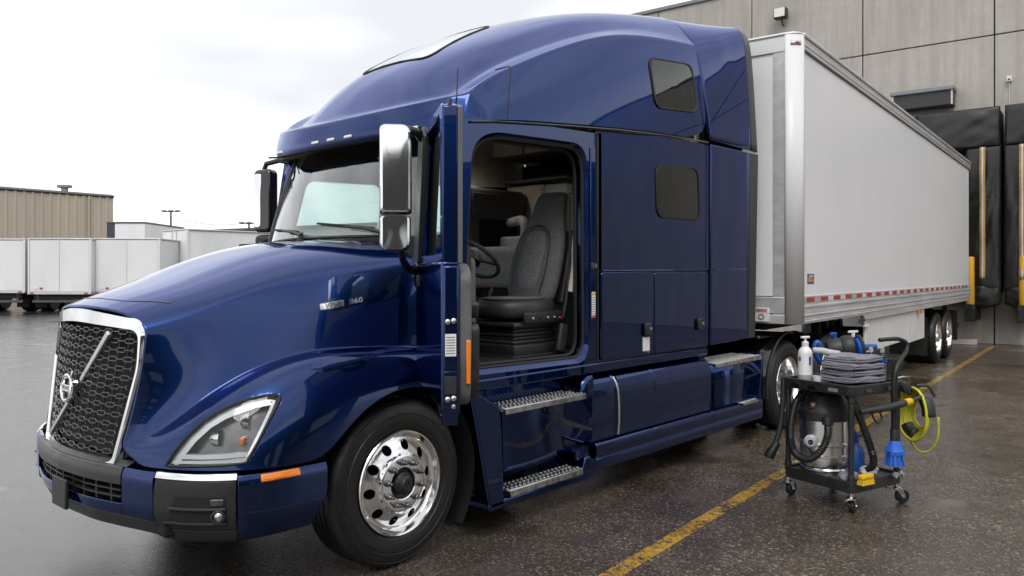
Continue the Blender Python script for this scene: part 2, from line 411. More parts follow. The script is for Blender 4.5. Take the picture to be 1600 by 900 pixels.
for k in range(15):
    y = -.5 + k*1.0/14
    tb(MB().tube([G(y*.94, .82, -.04), G(y*1.04, 1.43, -.04)], .006, 4), 'grille_upright', 'satin_black', gr)
a, b = Vector((-.355, 1.425)), Vector((.245, .825)); dv = (b-a).normalized(); pv = Vector((-dv.y, dv.x))*.015
tb(MB().prism([a+pv, a-pv, b-pv, b+pv], lambda y, z, d: G(y, z, d), .0, .022), 'diagonal_bar', 'alu', gr, bevel=.004)
em = G(-.015, 1.105, .03); emx = frame_mtx(em, (0,-1,0), (.1,0,1))
emb = tb(MB().lathe([(.075,-.03),(.082,-.005),(.080,.008),(.07,.012),(.062,.008),(.058,-.005)], emx, 40), 'emblem_ring', 'chrome', gr)
tb(MB().lathe([(.06,-.012),(.001,-.012)], emx, 40), 'emblem_field', 'satin_black', emb)
tb(MB().box((0,0,-.002), (.125,.036,.02), emx), 'emblem_bar', 'chrome', emb, bevel=.003)
ttext('emblem_lettering', 'VOLVO', .03, 'gloss_black', emb, emx @ Matrix.Translation((0,0,.0085)), extrude=.0005)
tb(MB().prism([(.045,.055),(.085,.1),(.06,.1),(.1,.06),(.1,.1)][:3], lambda a, b, d: emx @ Vector((a,b,d)), -.005, .008), 'emblem_arrow', 'chrome', emb)

# ---- bumper: plan curve x(|y|)
BP = [(0,-.052),(.3,-.030),(.5,.012),(.65,.050),(.8,.088),(.9,.122),(1.0,.170),(1.08,.23),(1.15,.30),(1.2,.375),(1.235,.48),(1.25,.62),(1.255,.83)]
BS = spline([(b, a, 0) for a, b in BP], 6)
BL = [0]
for i in range(1, len(BS)): BL.append(BL[-1] + (BS[i]-BS[i-1]).length)
def bump(s, z, d=0, sg=-1):
    """point on the bumper skin: s is the arc length from the centre line, d is outwards"""
    i = 1
    while i < len(BL)-1 and BL[i] < s: i += 1
    t = (s-BL[i-1])/(BL[i]-BL[i-1]); p = BS[i-1].lerp(BS[i], t); tg = (BS[i]-BS[i-1]).normalized()
    n = Vector((-tg.y, tg.x, 0)); tuck = .05*max(0, (.60-z)/.15)**2 + .02*max(0, (z-.72)/.06)**2
    q = p + n*(d - tuck); return (q.x, sg*q.y, z-.028)
def s_of(y):
    for i in range(1, len(BS)):
        if BS[i].y >= y: return BL[i-1] + (BL[i]-BL[i-1])*(y-BS[i-1].y)/max(1e-6, BS[i].y-BS[i-1].y)
def bpatch(name, s0, s1, z0, z1, m, d=0, th=.02, sg=-1, parent=None, skew=0, n=14, nz=8, bevel=.004, arch=None):
    def P(i, j, dd):
        z = z0 + (z1-z0)*j/nz; a = s0 + skew*(z1-z)/(z1-z0); e = s1
        if arch: e = s1 + arch(z)
        return bump_ext(a + (e-a)*i/n, z, dd, sg)
    f = [[P(i, j, d) for i in range(n+1)] for j in range(nz+1)]; b_ = [[P(i, j, d-th) for i in range(n+1)] for j in range(nz+1)]
    mb = MB().grid(f).grid(b_)
    ring = lambda g: g[0] + [r[-1] for r in g[1:]] + g[-1][-2::-1] + [r[0] for r in g[-2:0:-1]]
    mb.grid([ring(f), ring(b_)], True)
    return tb(mb, name, m, parent, bevel=bevel, smooth=50)
def bump_ext(s, z, d, sg):
    if s >= 0: return bump(s, z, d, sg)
    return bump(-s, z, d, -sg)
SE = BL[-1]
S60, S83, S119 = s_of(.60), s_of(.835), s_of(1.185)
bu = empty('bumper', parent=truck)
bpatch('upper_band', -S60, S60, .685, .772, 'satin_black', .012, parent=bu, n=40)
bpatch('upper_band_edge', -S60, S60, .764, .776, 'dark_steel', .014, th=.012, parent=bu, n=40, nz=2, bevel=.002)
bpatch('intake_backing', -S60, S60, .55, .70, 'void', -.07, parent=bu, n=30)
NS = 40
tb(MB().grid([[bump((-S60+2*S60*i/NS) if i >= NS/2 else (S60-2*S60*i/NS), .766, .0, -1 if i >= NS/2 else 1) for i in range(NS+1)], [G(-(-.6+1.2*i/NS)*-1*-1, .766, -.02) for i in range(NS+1)]]), 'bumper_shelf', 'satin_black', bu)
for k in range(9):
    s = -.5 + k*.125
    bpatch('intake_fin', s-.006, s+.006, .575, .69, 'satin_black', -.015, th=.05, parent=bu, n=1, nz=2, bevel=0)
for z in (.615, .65): bpatch('intake_bar', -S60+.03, S60-.03, z-.004, z+.004, 'satin_black', -.012, th=.02, parent=bu, n=30, nz=1, bevel=0)
bpatch('lower_strip', -S60, S60, .525, .59, 'paint', .006, parent=bu, n=40)
bpatch('lower_lip', -S83-.02, S83+.02, .445, .523, 'satin_black', .0, parent=bu, n=40)
tb(MB().box((-.072, -.06, .545), (.02, .20, .16)), 'plate_bracket', 'black_plastic', bu, bevel=.006)
for sg in (-1, 1):
    bpatch('bumper_corner', S60+.004, S83-.006, .527, .772, 'paint', .008, sg=sg, parent=bu, skew=0)
    fog = bpatch('fog_panel', S83+.004, S119-.004, .50, .745, 'black_plastic', .004, sg=sg, parent=bu, skew=-.035)
    bpatch('fog_panel_trim', S83+.002, S119+.002, .748, .779, 'chrome', .010, sg=sg, parent=bu, nz=3)
    bpatch('fog_panel_lip', S83-.01, S119, .425, .496, 'satin_black', -.002, sg=sg, parent=bu, skew=-.01)
    bpatch('fog_recess', S83+.13, S119-.045, .535, .67, 'void', .0055, th=.004, sg=sg, parent=fog, nz=3, bevel=0, skew=-.05)
    for z, sk in ((.612, .0), (.537, -.05)): bpatch('fog_fin', S83+.10, S119-.05, z-.006, z+.006, 'satin_black', .022, th=.02, sg=sg, parent=fog, nz=2, bevel=.002, skew=sk)
    bpatch('fog_lamp', S119-.125, S119-.06, .625, .66, 'dark_steel', .012, th=.01, sg=sg, parent=fog, nz=2)
    c = Vector(bump(S119-.085, .575, .004, sg)); c2 = Vector(bump(S119-.085, .575, .04, sg)); nrm = (c2-c).normalized(); fm = frame_mtx(c, Vector((0,0,1)).cross(nrm), (0,0,1))
    tb(MB().lathe([(.034,0),(.034,.02),(.028,.022),(.026,.01)], fm, 24), 'fog_lamp_ring', 'satin_black', fog)
    tb(MB().lathe([(.027,.008),(.02,.016),(.001,.02)], fm, 24), 'fog_lamp', 'steel', fog)
    bpatch('bumper_side', S119+.004, SE, .43, .768, 'paint', .006, th=.03, sg=sg, parent=bu, arch=lambda z: -.075*max(0, (.62-z)/.2) , n=20, nz=12)
    a0 = s_of(1.228); mk = bpatch('side_marker_lamp', a0+.0, a0+.21, .728, .765, 'amber', .022, th=.018, sg=sg, parent=truck, nz=2, bevel=.006)
    bpatch('lamp_reflex_cell', a0+.06, a0+.12, .735, .756, 'amber', .025, th=.01, sg=sg, parent=mk, nz=2, bevel=.002)

# ---- wheel arch liners and the dark engine bay
for sg in (-1, 1):
    arc = [(1.40+.60*math.cos(R(a)), .5+.60*math.sin(R(a))) for a in range(-36, 186, 8)]
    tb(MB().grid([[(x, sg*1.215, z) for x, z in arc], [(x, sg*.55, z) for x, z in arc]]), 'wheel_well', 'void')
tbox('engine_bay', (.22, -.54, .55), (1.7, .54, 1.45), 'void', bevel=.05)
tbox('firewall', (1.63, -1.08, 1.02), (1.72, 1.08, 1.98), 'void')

# ---- wheels
def wheel(root, loc, sg, kind='steer', wid=.27, toroot=TL):
    """sg -1: outer face towards -y"""
    wl = empty('wheel', parent=root); wl.location = toroot @ Vector(loc)
    mt = frame_mtx((0,0,0), (-sg,0,0), (0,0,1))
    pr = [(.300,-.03),(.306,-.014),(.318,-.004),(.335,.004),(.345,.004),(.348,.009),(.36,.011),(.385,.013),(.40,.012),(.403,.008),(.41,.008),(.413,.011),(.44,.006),(.455,.001),(.458,-.004),(.464,-.006),(.467,-.004),(.480,-.016),(.490,-.028),(.496,-.04)]
    h = -.05
    gro = (-.075, -.118, -.161, -.204)
    for g in gro: pr += [(.5, g+.006), (.488, g+.005), (.488, g-.005), (.5, g-.006)]
    pr += [(.497,-wid+.03),(.485,-wid+.015),(.45,-wid-.003),(.36,-wid-.008),(.302,-wid+.02)]
    ty = MB().lathe(pr, mt, 72)
    for a0, cnt in ((20, 13), (140, 9), (205, 13), (310, 8)):
        for q in range(cnt):
            if (q*7+cnt) % 5 == 0: continue
            ty.box((.432, 0, .0075), (.020 if q % 3 else .016, .010 if q % 2 else .013, .004), mt @ Matrix.Rotation(R(a0+q*2.9), 4, 'Z'))
    ty.build('tyre', 'rubber', wl, smooth=35)
    if kind == 'steer':
        rim = [(.303,-.10),(.300,-.02),(.309,-.008),(.312,.002),(.307,.009),(.299,.007),(.293,-.004),(.288,-.022),(.280,-.034),(.272,-.040)]
        dz = [(.272,-.040),(.262,-.042),(.25,-.036),(.235,-.026),(.215,-.014),(.19,-.002),(.176,.006),(.168,.015),(.162,.020),(.155,.0215),(.09,.0215)]
        hr, hc, lug, zl = .030, .223, .129, .0215
    else:
        rim = [(.303,-.20),(.300,-.02),(.309,-.008),(.312,.002),(.307,.009),(.299,.007),(.291,-.006),(.283,-.03),(.277,-.05),(.274,-.12),(.268,-.135)]
        dz = [(.268,-.135),(.26,-.14),(.235,-.128),(.215,-.118),(.19,-.108),(.176,-.104),(.168,-.102),(.155,-.10),(.09,-.10)]
        hr, hc, lug, zl = .030, .222, .143, -.10
    def zr(r):
        for (r0, z0), (r1, z1) in zip(dz, dz[1:]):
            if r1 <= r <= r0: return z0 + (z1-z0)*(r0-r)/(r0-r1)
        return dz[-1][1]
    mb = MB().lathe(rim, mt, 72)
    n = 10; K = 40; ra, rb = .272 if kind == 'steer' else .268, .168
    for k in range(n):
        a0 = 2*math.pi*(k+.5)/n; ha = math.pi/n; rings = []
        for q in (0, .35, .65, .85, 1.0):
            row = []
            for i in range(K):
                t = 2*math.pi*i/K; c, s_ = math.cos(t), math.sin(t); m_ = max(abs(c), abs(s_)); bx, by = c/m_, s_/m_
                r_o = (ra+rb)/2 + by*(ra-rb)/2; a_o = a0 + bx*ha
                xo, yo = r_o*math.cos(a_o), r_o*math.sin(a_o)
                # hole point in the local (radial, tangential) frame
                xr = hc + hr*s_; yt = hr*c
                xh = xr*math.cos(a0) - yt*math.sin(a0); yh = xr*math.sin(a0) + yt*math.cos(a0)
                x_, y_ = xo+(xh-xo)*q, yo+(yh-yo)*q; row.append((x_, y_, zr(min(ra, math.hypot(x_, y_)))))
            rings.append(row)
        rings.append([(x_, y_, z_-.006) for x_, y_, z_ in rings[-1]]); rings.append([(x_*.999, y_*.999, z_-.03) for x_, y_, z_ in rings[-2]])
        vs = [mt @ Vector(p) for r_ in rings for p in r_]
        mb.add(vs, [(i*K+j, i*K+(j+1) % K, (i+1)*K+(j+1) % K, (i+1)*K+j) for i in range(len(rings)-1) for j in range(K)])
    mb.lathe([(.168, zr(.168)), (.163, zr(.163)+.001), (.155, zr(.155)), (.12, zr(.12)), (.097, zl), (.092, zl-.004), (.09, zl-.03)], mt, 60)
    mb.build('rim', 'polished', wl, smooth=38)
    MB().lathe([(.26,-.19),(.10,-.19),(.10,-.14)], mt, 32).build('brake_drum', 'void', wl)
    if kind == 'steer':
        MB().lathe([(.091,-.03),(.088,-.01),(.07,-.006),(.066,.02),(.055,.028),(.05,.045),(.036,.052),(.033,.058),(.02,.058),(.018,.05),(.001,.05)], mt, 36).build('hub', 'black_plastic', wl)
    else:
        MB().lathe([(.10,-.10),(.098,-.04),(.09,.0),(.075,.014),(.03,.02),(.001,.02)], mt, 36).build('hub', 'alu', wl)
    nut = None
    for k in range(10):
        a = 2*math.pi*(k+.0)/10
        p = mt @ Vector((lug*math.cos(a), lug*math.sin(a), zl))
        if nut is None:
            nut = MB().lathe([(.0205,0),(.0205,.005),(.0165,.007),(.0165,.026),(.0145,.031),(.011,.034),(.011,.047),(.008,.051),(.001,.052)], mt.to_3x3().to_4x4(), 12).build('lug_nut', 'lug_steel', wl); nut.location = p
        else:
            c = nut.copy(); COL.objects.link(c); c.parent = wl; c.location = p
    return wl
w_st = wheel(truck, (1.40, -1.19, .5), -1); w_st.rotation_euler = (0, R(11), 0)
wheel(truck, (1.40, 1.19, .5), 1)
for x in (7.02, 8.32):
    for sg in (-1, 1):
        wheel(truck, (x, sg*1.235, .5), sg, 'dual')
        if x < 8: pass
        inner = wheel(truck, (x, sg*.90, .5), sg, 'dual')

# ---- cab sides, door opening
def ring(name, inner, outer_rect, y0, y1, m, sg, jamb=.11, parent=None):
    """panel y0 thick plate with an opening; both loops sampled by angle about the opening's centre"""
    cx = sum(p[0] for p in inner)/len(inner); cz = sum(p[1] for p in inner)/len(inner)
    def hit(poly, a):
        dx, dz = math.cos(a), math.sin(a); best = None
        for i in range(len(poly)):
            (x0, z0), (x1, z1) = poly[i], poly[(i+1) % len(poly)]
            ex, ez = x1-x0, z1-z0; den = dx*ez - dz*ex
            if abs(den) < 1e-12: continue
            t = ((x0-cx)*ez - (z0-cz)*ex)/den; u = ((x0-cx)*dz - (z0-cz)*dx)/den
            if t > 0 and -1e-9 <= u <= 1+1e-9 and (best is None or t > best): best = t
        return (cx+dx*best, cz+dz*best)
    angs = sorted(set([2*math.pi*k/120 for k in range(120)] + [math.atan2(z-cz, x-cx) % (2*math.pi) for x, z in outer_rect]))
    io = [hit(inner, a) for a in angs]; oo = [hit(outer_rect, a) for a in angs]
    f = lambda L_, y: [(x, sg*y, z) for x, z in L_]
    grow = lambda L_, k: [(cx+(x-cx)*k, cz+(z-cz)*k) for x, z in L_]
    mb = MB().grid([f(oo, y1), f(oo, y0), f(grow(io, 1.045), y0), f(grow(io, 1.03), y0-.012), f(grow(io, 1.012), y0-.03), f(io, y0-.035), f(io, y0-jamb)], True)
    tb(mb, name, m, parent, smooth=35)
    return io
OPEN = rpoly([(1.93,1.115),(3.215,1.10),(3.265,1.2),(3.255,2.60),(3.16,2.705),(2.20,2.665),(2.03,2.56)], [.06,.08,.05,.12,.10,.14,.12], 6)
FARW = rpoly([(2.12,1.98),(3.1,1.98),(3.15,2.58),(2.28,2.55)], .09, 6)
CAB = [(1.66,1.03),(3.385,1.03),(3.385,2.84),(2.3,2.79),(1.97,2.75),(1.88,2.3),(1.80,1.97),(1.66,1.9)]
io = ring('door_surround', OPEN, CAB, 1.19, 1.10, 'paint', -1)
tb(MB().tube([(x, -1.148, z) for x, z in io], .014, 6, True), 'door_seal', 'seal')
tb(MB().tube([(x, -1.085, z) for x, z in scaled(io, .985)], .016, 6, True), 'door_seal', 'seal')
CABF = [(1.66,1.03),(3.385,1.03),(3.385,2.84),(2.4,2.80),(2.13,2.76),(2.05,2.3),(2.0,1.97),(1.66,1.9)]
io2 = ring('passenger_side', FARW, CABF, 1.19, 1.10, 'paint', 1)
tb(MB().prism(scaled(io2, .999), sidefn(1), 1.165, 1.160), 'passenger_window', 'glass', smooth=0)
# B pillar post with latch, sticker and black weatherstrip
tb(MB().box2((3.402,-1.192,1.05), (3.424,-1.15,2.84)), 'weatherstrip', 'seal', bevel=.006)
tb(MB().box2((3.30,-1.200,1.30), (3.372,-1.185,2.72)), 'pillar_rib', 'paint', bevel=.012, seg=3)
lt = tb(MB().box((3.325,-1.205,1.80), (.05,.03,.05)), 'door_striker', 'dark_steel', bevel=.006)
tb(MB().tube([(3.31,-1.21,1.78),(3.31,-1.245,1.79),(3.31,-1.245,1.815),(3.31,-1.21,1.825)], .006, 6), 'striker_loop', 'steel', lt)
st = tb(MB().box((3.335,-1.2025,1.50), (.045,.004,.20)), 'warning_sticker', 'label_white', bevel=0)
tb(MB().box((3.335,-1.2048,1.41), (.042,.002,.016)), 'sticker_print', 'print_red', st, bevel=0)
tb(MB().box((3.335,-1.2048,1.585), (.042,.002,.018)), 'sticker_print', 'print_yellow', st, bevel=0)
for k in range(8): tb(MB().box((3.333,-1.2048,1.43+k*.018), (.034,.002,.005)), 'sticker_print', 'print_grey', st, bevel=0)

# ---- sleeper side panels
for sg in (-1, 1):
    WIN = rpoly([(4.30,2.25),(5.02,2.26),(4.98,2.71),(4.275,2.665)], .09)
    tbox('sleeper_wall', (3.39, sg*1.165, 1.03), (5.22, sg*1.12, 1.80), 'paint_dark')
    up = empty('sleeper_panel', parent=truck)
    ring('panel_skin', WIN, [(3.445,1.762),(5.215,1.775),(5.215,2.965),(4.3,2.935),(3.445,2.85)], 1.20, 1.16, 'paint', sg, .13, parent=up)
    ring('panel_liner', scaled(WIN, 1.001), [(3.42,1.74),(5.22,1.74),(5.22,2.985),(4.3,2.96),(3.42,2.88)], 1.155, 1.12, 'paint_dark', sg, .06, parent=up)
    tb(MB().tube([(3.46, sg*1.2005, 1.765), (5.2, sg*1.2005, 1.778)], .006, 6), 'panel_crease', 'paint', up)
    for x0, x1 in ((3.445, 4.226), (4.232, 5.215)):
        dpn = side_panel('luggage_door', [(x0,1.06 if x0 < 4 else 1.052),(x1,1.052),(x1,1.767),(x0,1.756)], 1.203, .04, 'paint', sg, r=.03)
        hx = 4.10 if x0 < 4 else 5.02
        lh = tb(MB().prism(rrect(hx-.045, hx+.045, 1.215, 1.325, .015, 3), sidefn(sg), 1.20, 1.235), 'latch_handle', 'black_plastic', dpn, bevel=.012)
        tb(MB().lathe([(.016,0),(.016,.006),(.001,.008)], frame_mtx((hx+.018, sg*1.236, 1.275), (-sg,0,0), (0,0,1)), 16), 'latch_lock', 'steel', dpn)
        if x0 < 4 and sg < 0:
            stk = tb(MB().box((4.095,-1.2055,1.145), (.105,.005,.115)), 'capacity_sticker', 'label_white', dpn, bevel=0)
            tb(MB().lathe([(.011,0),(.011,.008),(.001,.012)], frame_mtx((4.12,-1.203,1.072), (1,0,0), (0,0,1)), 12), 'door_screw', 'steel', dpn)
    # windows
    for nm, pl in (('sleeper_window', [(4.27,2.225),(5.05,2.235),(5.01,2.735),(4.245,2.69)]), ):
        fr = empty(nm, parent=truck); tb(MB().grid([[(x, sg*yy, z) for x, z in scaled(rpoly(pl, .11, 6), k_)] for yy, k_ in ((1.198,1.0),(1.212,.99),(1.213,.945),(1.19,.94))], True), 'window_seal', 'seal', fr, smooth=40)
        side_panel('window_pane', [(4.275,2.23),(5.045,2.24),(5.005,2.73),(4.25,2.685)], 1.205, .003, 'glass_dark', sg, fr, r=.09, bevel=0)
        tb(MB().box2((4.27, sg*1.19, 2.42), (5.02, sg*1.20, 2.43)), 'window_rail', 'satin_black', fr, bevel=0)
    # rear corner posts and cab back
tbox('cab_back', (5.19, -1.02, 1.03), (5.24, 1.02, 3.8), 'paint_dark')
tbox('cab_floor', (1.66, -1.10, 1.03), (5.2, 1.10, 1.10), 'vinyl_dark')
tbox('rocker_sill', (1.70, -1.195, .965), (5.22, -1.05, 1.045), 'paint', bevel=.015)
tbox('rocker_sill', (1.70, 1.05, .965), (5.22, 1.195, 1.045), 'paint', bevel=.015)

# ---- roof: F E D C B M A per rib
RR = [
 [(1.76,0,2.665),(1.78,.45,2.67),(1.84,.78,2.685),(1.92,.97,2.70),(2.0,1.09,2.72),(2.05,1.15,2.725),(2.09,1.19,2.73)],
 [(1.735,0,2.70),(1.755,.45,2.705),(1.82,.80,2.72),(1.905,1.0,2.735),(1.99,1.12,2.75),(2.06,1.18,2.755),(2.11,1.21,2.75)],
 [(1.76,0,2.85),(1.785,.45,2.86),(1.86,.77,2.885),(1.95,.985,2.915),(2.05,1.115,2.935),(2.11,1.185,2.85),(2.15,1.212,2.76)],
 [(1.90,0,2.895),(1.92,.42,2.905),(1.985,.72,2.925),(2.08,.93,2.95),(2.16,1.12,3.03),(2.21,1.19,2.91),(2.24,1.215,2.775)],
 [(2.02,0,3.09),(2.04,.41,3.085),(2.10,.71,3.07),(2.20,.90,3.04),(2.28,1.115,3.105),(2.32,1.19,2.95),(2.34,1.215,2.79)],
 [(2.27,0,3.39),(2.29,.4,3.38),(2.35,.71,3.32),(2.42,.925,3.20),(2.5,1.11,3.215),(2.5,1.185,3.01),(2.5,1.215,2.81)],
 [(2.95,0,3.76),(2.96,.4,3.75),(3.0,.75,3.68),(3.02,.95,3.49),(3.05,1.10,3.47),(3.05,1.18,3.15),(3.05,1.215,2.865)],
 [(3.7,0,4.04),(3.7,.45,4.03),(3.7,.82,3.96),(3.7,.985,3.77),(3.7,1.105,3.72),(3.7,1.18,3.3),(3.7,1.215,2.925)],
 [(4.4,0,4.20),(4.4,.45,4.19),(4.4,.86,4.13),(4.4,1.02,3.92),(4.4,1.12,3.84),(4.4,1.19,3.4),(4.4,1.217,2.975)],
 [(5.10,0,4.30),(5.06,.45,4.29),(5.02,.90,4.24),(5.04,1.06,4.0),(5.06,1.14,3.90),(5.12,1.195,3.45),(5.20,1.22,3.01)]]
roof = loft('roof_fairing', RR, 'paint', 4, crease={4: .85, 3: .4, 6: .5}, rowc={2: .75, 3: .35})
RB = bvh_of(roof)
roof.data.materials.append(M['liner']); md = roof.modifiers.new('t', 'SOLIDIFY'); md.thickness = .03; md.offset = -1; md.material_offset = 1
skd = rpoly([(2.32,-.42),(3.12,-.34),(3.12,.34),(2.32,.42)], .12, 6)
ctr = MB().prism([(x-3.6, y) for x, y in scaled(skd, .98)], lambda x, y, d: (x, y, d), 2.6, 4.3).build('skylight_cutter', 'paint')
UPW = rpoly([(4.24,3.17),(5.0,3.24),(4.955,3.70),(4.205,3.62)], .11, 6)
ctr2 = MB().prism([(x-3.6, z) for x, z in scaled(UPW, .93)], lambda x, z, d: (x, d, z), -1.6, 1.6).build('window_cutter', 'paint')
md = roof.modifiers.new('w', 'BOOLEAN'); md.operation = 'DIFFERENCE'; md.object = ctr2; md.solver = 'EXACT'
md = roof.modifiers.new('h', 'BOOLEAN'); md.operation = 'DIFFERENCE'; md.object = ctr; md.solver = 'EXACT'
applied(roof); bpy.data.objects.remove(ctr); bpy.data.objects.remove(ctr2); roof.data.shade_smooth(); roof.data.set_sharp_from_angle(angle=R(50))
def roof_line(pts, r, name, m, parent=None, n=10, lift=.001):
    sp = spline(pts, n); P = [RB.find_nearest(p) for p in sp]
    return tb(MB().tube([q[0] + q[1]*lift for q in P], r, 5), name, m, parent)
for sg in (-1, 1):
    roof_line([(2.40, sg*1.0, 3.25), (2.46, sg*1.12, 3.20), (2.38, sg*1.19, 3.0), (2.32, sg*1.21, 2.80)], .004, 'panel_gap', 'seal')
    tb(MB().tube([(x, sg*1.207, z-.008) for x, z in ((1.98,2.735),(2.22,2.77),(2.5,2.80),(3.05,2.855),(3.7,2.915),(4.4,2.965),(5.2,3.0))], .008, 6), 'drip_seal', 'paint_dark')
    # upper window
    def rp(x, z, dd, sg=sg):
        h, nrm, _, _ = RB.ray_cast(Vector((x, sg*2.5, z)), Vector((0, -sg, 0))); return h + Vector((0, sg*dd, 0))
    pl = rpoly([(4.24,3.17),(5.0,3.24),(4.955,3.70),(4.205,3.62)], .11, 6); pi_ = scaled(pl, .93)
    fr = tb(MB().grid([[rp(x,z,-.01) for x,z in scaled(pl,1.0)], [rp(x,z,.012) for x,z in scaled(pl,.99)], [rp(x,z,.013) for x,z in scaled(pl,.95)], [rp(x,z,.004) for x,z in pi_]], True), 'sleeper_window', 'seal', smooth=40)
    tb(MB().grid([[rp(x,z,.006) for x,z in scaled(pl,k)] for k in (.95,.6,.2)], True).add([rp(x,z,.006) for x,z in scaled(pl,.2)], [tuple(range(len(pl)))]), 'window_pane', 'glass_dark', fr, smooth=180)
# roof skylight
def rz(x, y, d=0):
    h, nrm, _, _ = RB.ray_cast(Vector((x, y, 6)), Vector((0,0,-1))); return h + nrm*d
tb(MB().tube([rz(x,y,.0) for x,y in dense(skd,3)], .011, 6, True), 'skylight_seal', 'seal')
rows = [[rz(x,y,.006) for x,y in scaled(dense(skd,2),k)] for k in (.985,.7,.4,.1)]
tb(MB().grid(rows, True).add([rz(x,y,.006) for x,y in scaled(dense(skd,2),.1)], [tuple(range(len(dense(skd,2))))]), 'skylight', 'glass_sky', smooth=180)
# marker lamps on the visor lip
def visor_x(y): return RB.ray_cast(Vector((0, y, 2.72)), Vector((1,0,0)))[0]
for y in (.80, .20, 0, -.20, -.80):
    h = visor_x(y) if abs(y) < .95 else None
    tb(MB().box((h.x-.002, y, 2.715), (.02, .085, .024)), 'marker_lamp', 'lens_white', bevel=.008)
tb(MB().tube([(1.90,-1.13,2.80),(1.90,-1.15,2.88)], [.010,.006], 6).tube([(1.90,-1.15,2.88),(1.90,-1.16,3.06)], .004, 5), 'antenna', 'satin_black')

# ---- rear side extenders and roof extender
def ext_rows(xs, cols):
    rows = []
    for x, dzz, dy in xs:
        rows.append([(x + sx, y+dy*(y > .5), z+dzz) for y, z, sx in cols])
    return rows
EC0 = [(5.135,0,4.30),(5.095,.45,4.29),(5.055,.90,4.235),(5.075,1.065,3.99),(5.095,1.142,3.895),(5.155,1.197,3.45),(5.235,1.222,3.02)]
EC1 = [(6.02,0,4.36),(6.02,.45,4.36),(6.02,1.0,4.345),(6.02,1.13,4.29),(6.02,1.19,4.15),(6.05,1.215,3.6),(6.10,1.225,3.02)]
lerp = lambda t, sc=1.0: [tuple(a+(b-a)*t for a, b in zip(p, q)) for p, q in zip(EC0, EC1)]
inn = [(x-.02, y*.985, z-.015) for x, y, z in EC0]
xr = loft('roof_extender', [inn, EC0, lerp(.03), lerp(.35), lerp(.7), lerp(.97), EC1], 'paint', 3, crease={4: .3}); xr.modifiers.new('t', 'SOLIDIFY').thickness = .015
sh = lambda d, k=0: [(x+d, y+(k if y > .5 else 0), z+k) for x, y, z in EC1]
xb = loft('extender_edge', [sh(.008, .0), sh(.02,.004), sh(.16,.0), sh(.175,-.01)], 'satin_black', 3); xb.modifiers.new('t', 'SOLIDIFY').thickness = .03
for sg in (-1, 1): tbox('extender_backing', (5.25, sg*1.08, 1.12), (6.1, sg*1.13, 3.55), 'void')
for sg in (-1, 1):
    side_panel('side_extender', [(5.24,1.055),(6.04,1.07),(6.12,3.0),(5.245,2.985)], 1.212, .03, 'paint', sg, bevel=.012)
    side_panel('extender_edge', [(6.05,1.07),(6.22,1.075),(6.30,3.005),(6.13,3.0)], 1.216, .05, 'satin_black', sg, bevel=.012)
    tb(MB().tube([(5.3, sg*1.215, 1.782), (6.04, sg*1.215, 1.79)], .005, 5), 'panel_crease', 'paint')

# ---- windshield
def ws(u, v):   # u -1..1 across, v 0 base .. 1 top
    yb, yt = .965*u, .90*u
    b = Vector((1.64+.20*abs(u)**2.2, yb, 2.0-.02*abs(u)**3)); t = Vector((1.93+.13*abs(u)**2.2, yt, 2.70))
    p = b.lerp(t, v); p.x -= .035*math.sin(math.pi*v)*(1-.5*u*u); return p
tb(MB().grid([[ws(-1+2*i/24, j/10) for i in range(25)] for j in range(11)]), 'windshield', 'glass', smooth=180)
tb(MB().grid([[ws(-.97+1.94*i/24, .80+.2*j/4) + Vector((.012,0,-.004)) for i in range(25)] for j in range(5)]), 'windshield_tint_band', 'tint_band', smooth=180)
tb(MB().tube([ws(-1+2*i/24, -.005) for i in range(25)], .014, 6), 'windshield_seal', 'seal')
for sg in (-1, 1):
    tb(MB().tube([ws(sg*1.0, j/8) + Vector((.012, sg*.012, 0)) for j in range(9)], .024, 8), 'windshield_pillar', 'satin_black')
    tb(MB().grid([[ws(sg, j/8) + Vector((.02, sg*.02, 0)) for j in range(9)], [Vector((1.925+.17*j/8-(.09 if sg < 0 else 0), sg*1.09, 1.97+.76*j/8)) for j in range(9)], [Vector((2.0+.14*j/8-(.12 if sg < 0 else 0), sg*1.17, 1.97+.76*j/8)) for j in range(9)]]), 'windshield_pillar', 'paint' if sg > 0 else 'satin_black', smooth=60, solid=.02)
# wipers
for y0, y1 in ((-.62, 0), (.22, 0)):
    wp = tb(MB().tube([ws(y0/.985+.08*-1, .0) + Vector((-.05,0,.02)), ws((y0+.1)/.985, .06) + Vector((-.04,0,.01)), ws((y0+.30)/.985, .10) + Vector((-.035,0,.0))], [.016,.011,.008], 6), 'wiper', 'black_plastic')
    tb(MB().tube([ws((y0+.04+k*.1)/.985, .075+.012*k) + Vector((-.02,0,0)) for k in range(7)], .008, 5), 'wiper_blade', 'seal', wp)
    tb(MB().lathe([(.028,0),(.026,.03),(.001,.036)], Matrix.Translation(ws(y0/.985-.08, 0) + Vector((-.05,0,-.02))), 14), 'wiper_pivot', 'black_plastic', wp)
# dark windshield reflection on the hood, laid on as black patches
for sg in (-1, 1):
    P = [HB.ray_cast(Vector((x, sg*y, 3)), Vector((0,0,-1)))[0] for x, y in ((1.40,.30),(1.47,.33),(1.52,.56),(1.48,.70),(1.41,.55))]
    tb(MB().tube(spline(P, 5, True), .006, 5, True), 'hood_reflection_rim', 'paint_dark')
    tb(MB().add([p+Vector((0,0,.003)) for p in P], [tuple(range(5))]), 'hood_reflection', 'gloss_black', smooth=0)

# ---- driver's door, swung right round on its front hinges
dr = empty('driver_door', parent=truck); dr.location = (1.55-3.6, -1.22, 0)
dr.rotation_euler = (0, 0, math.atan2(-.816, -.578))
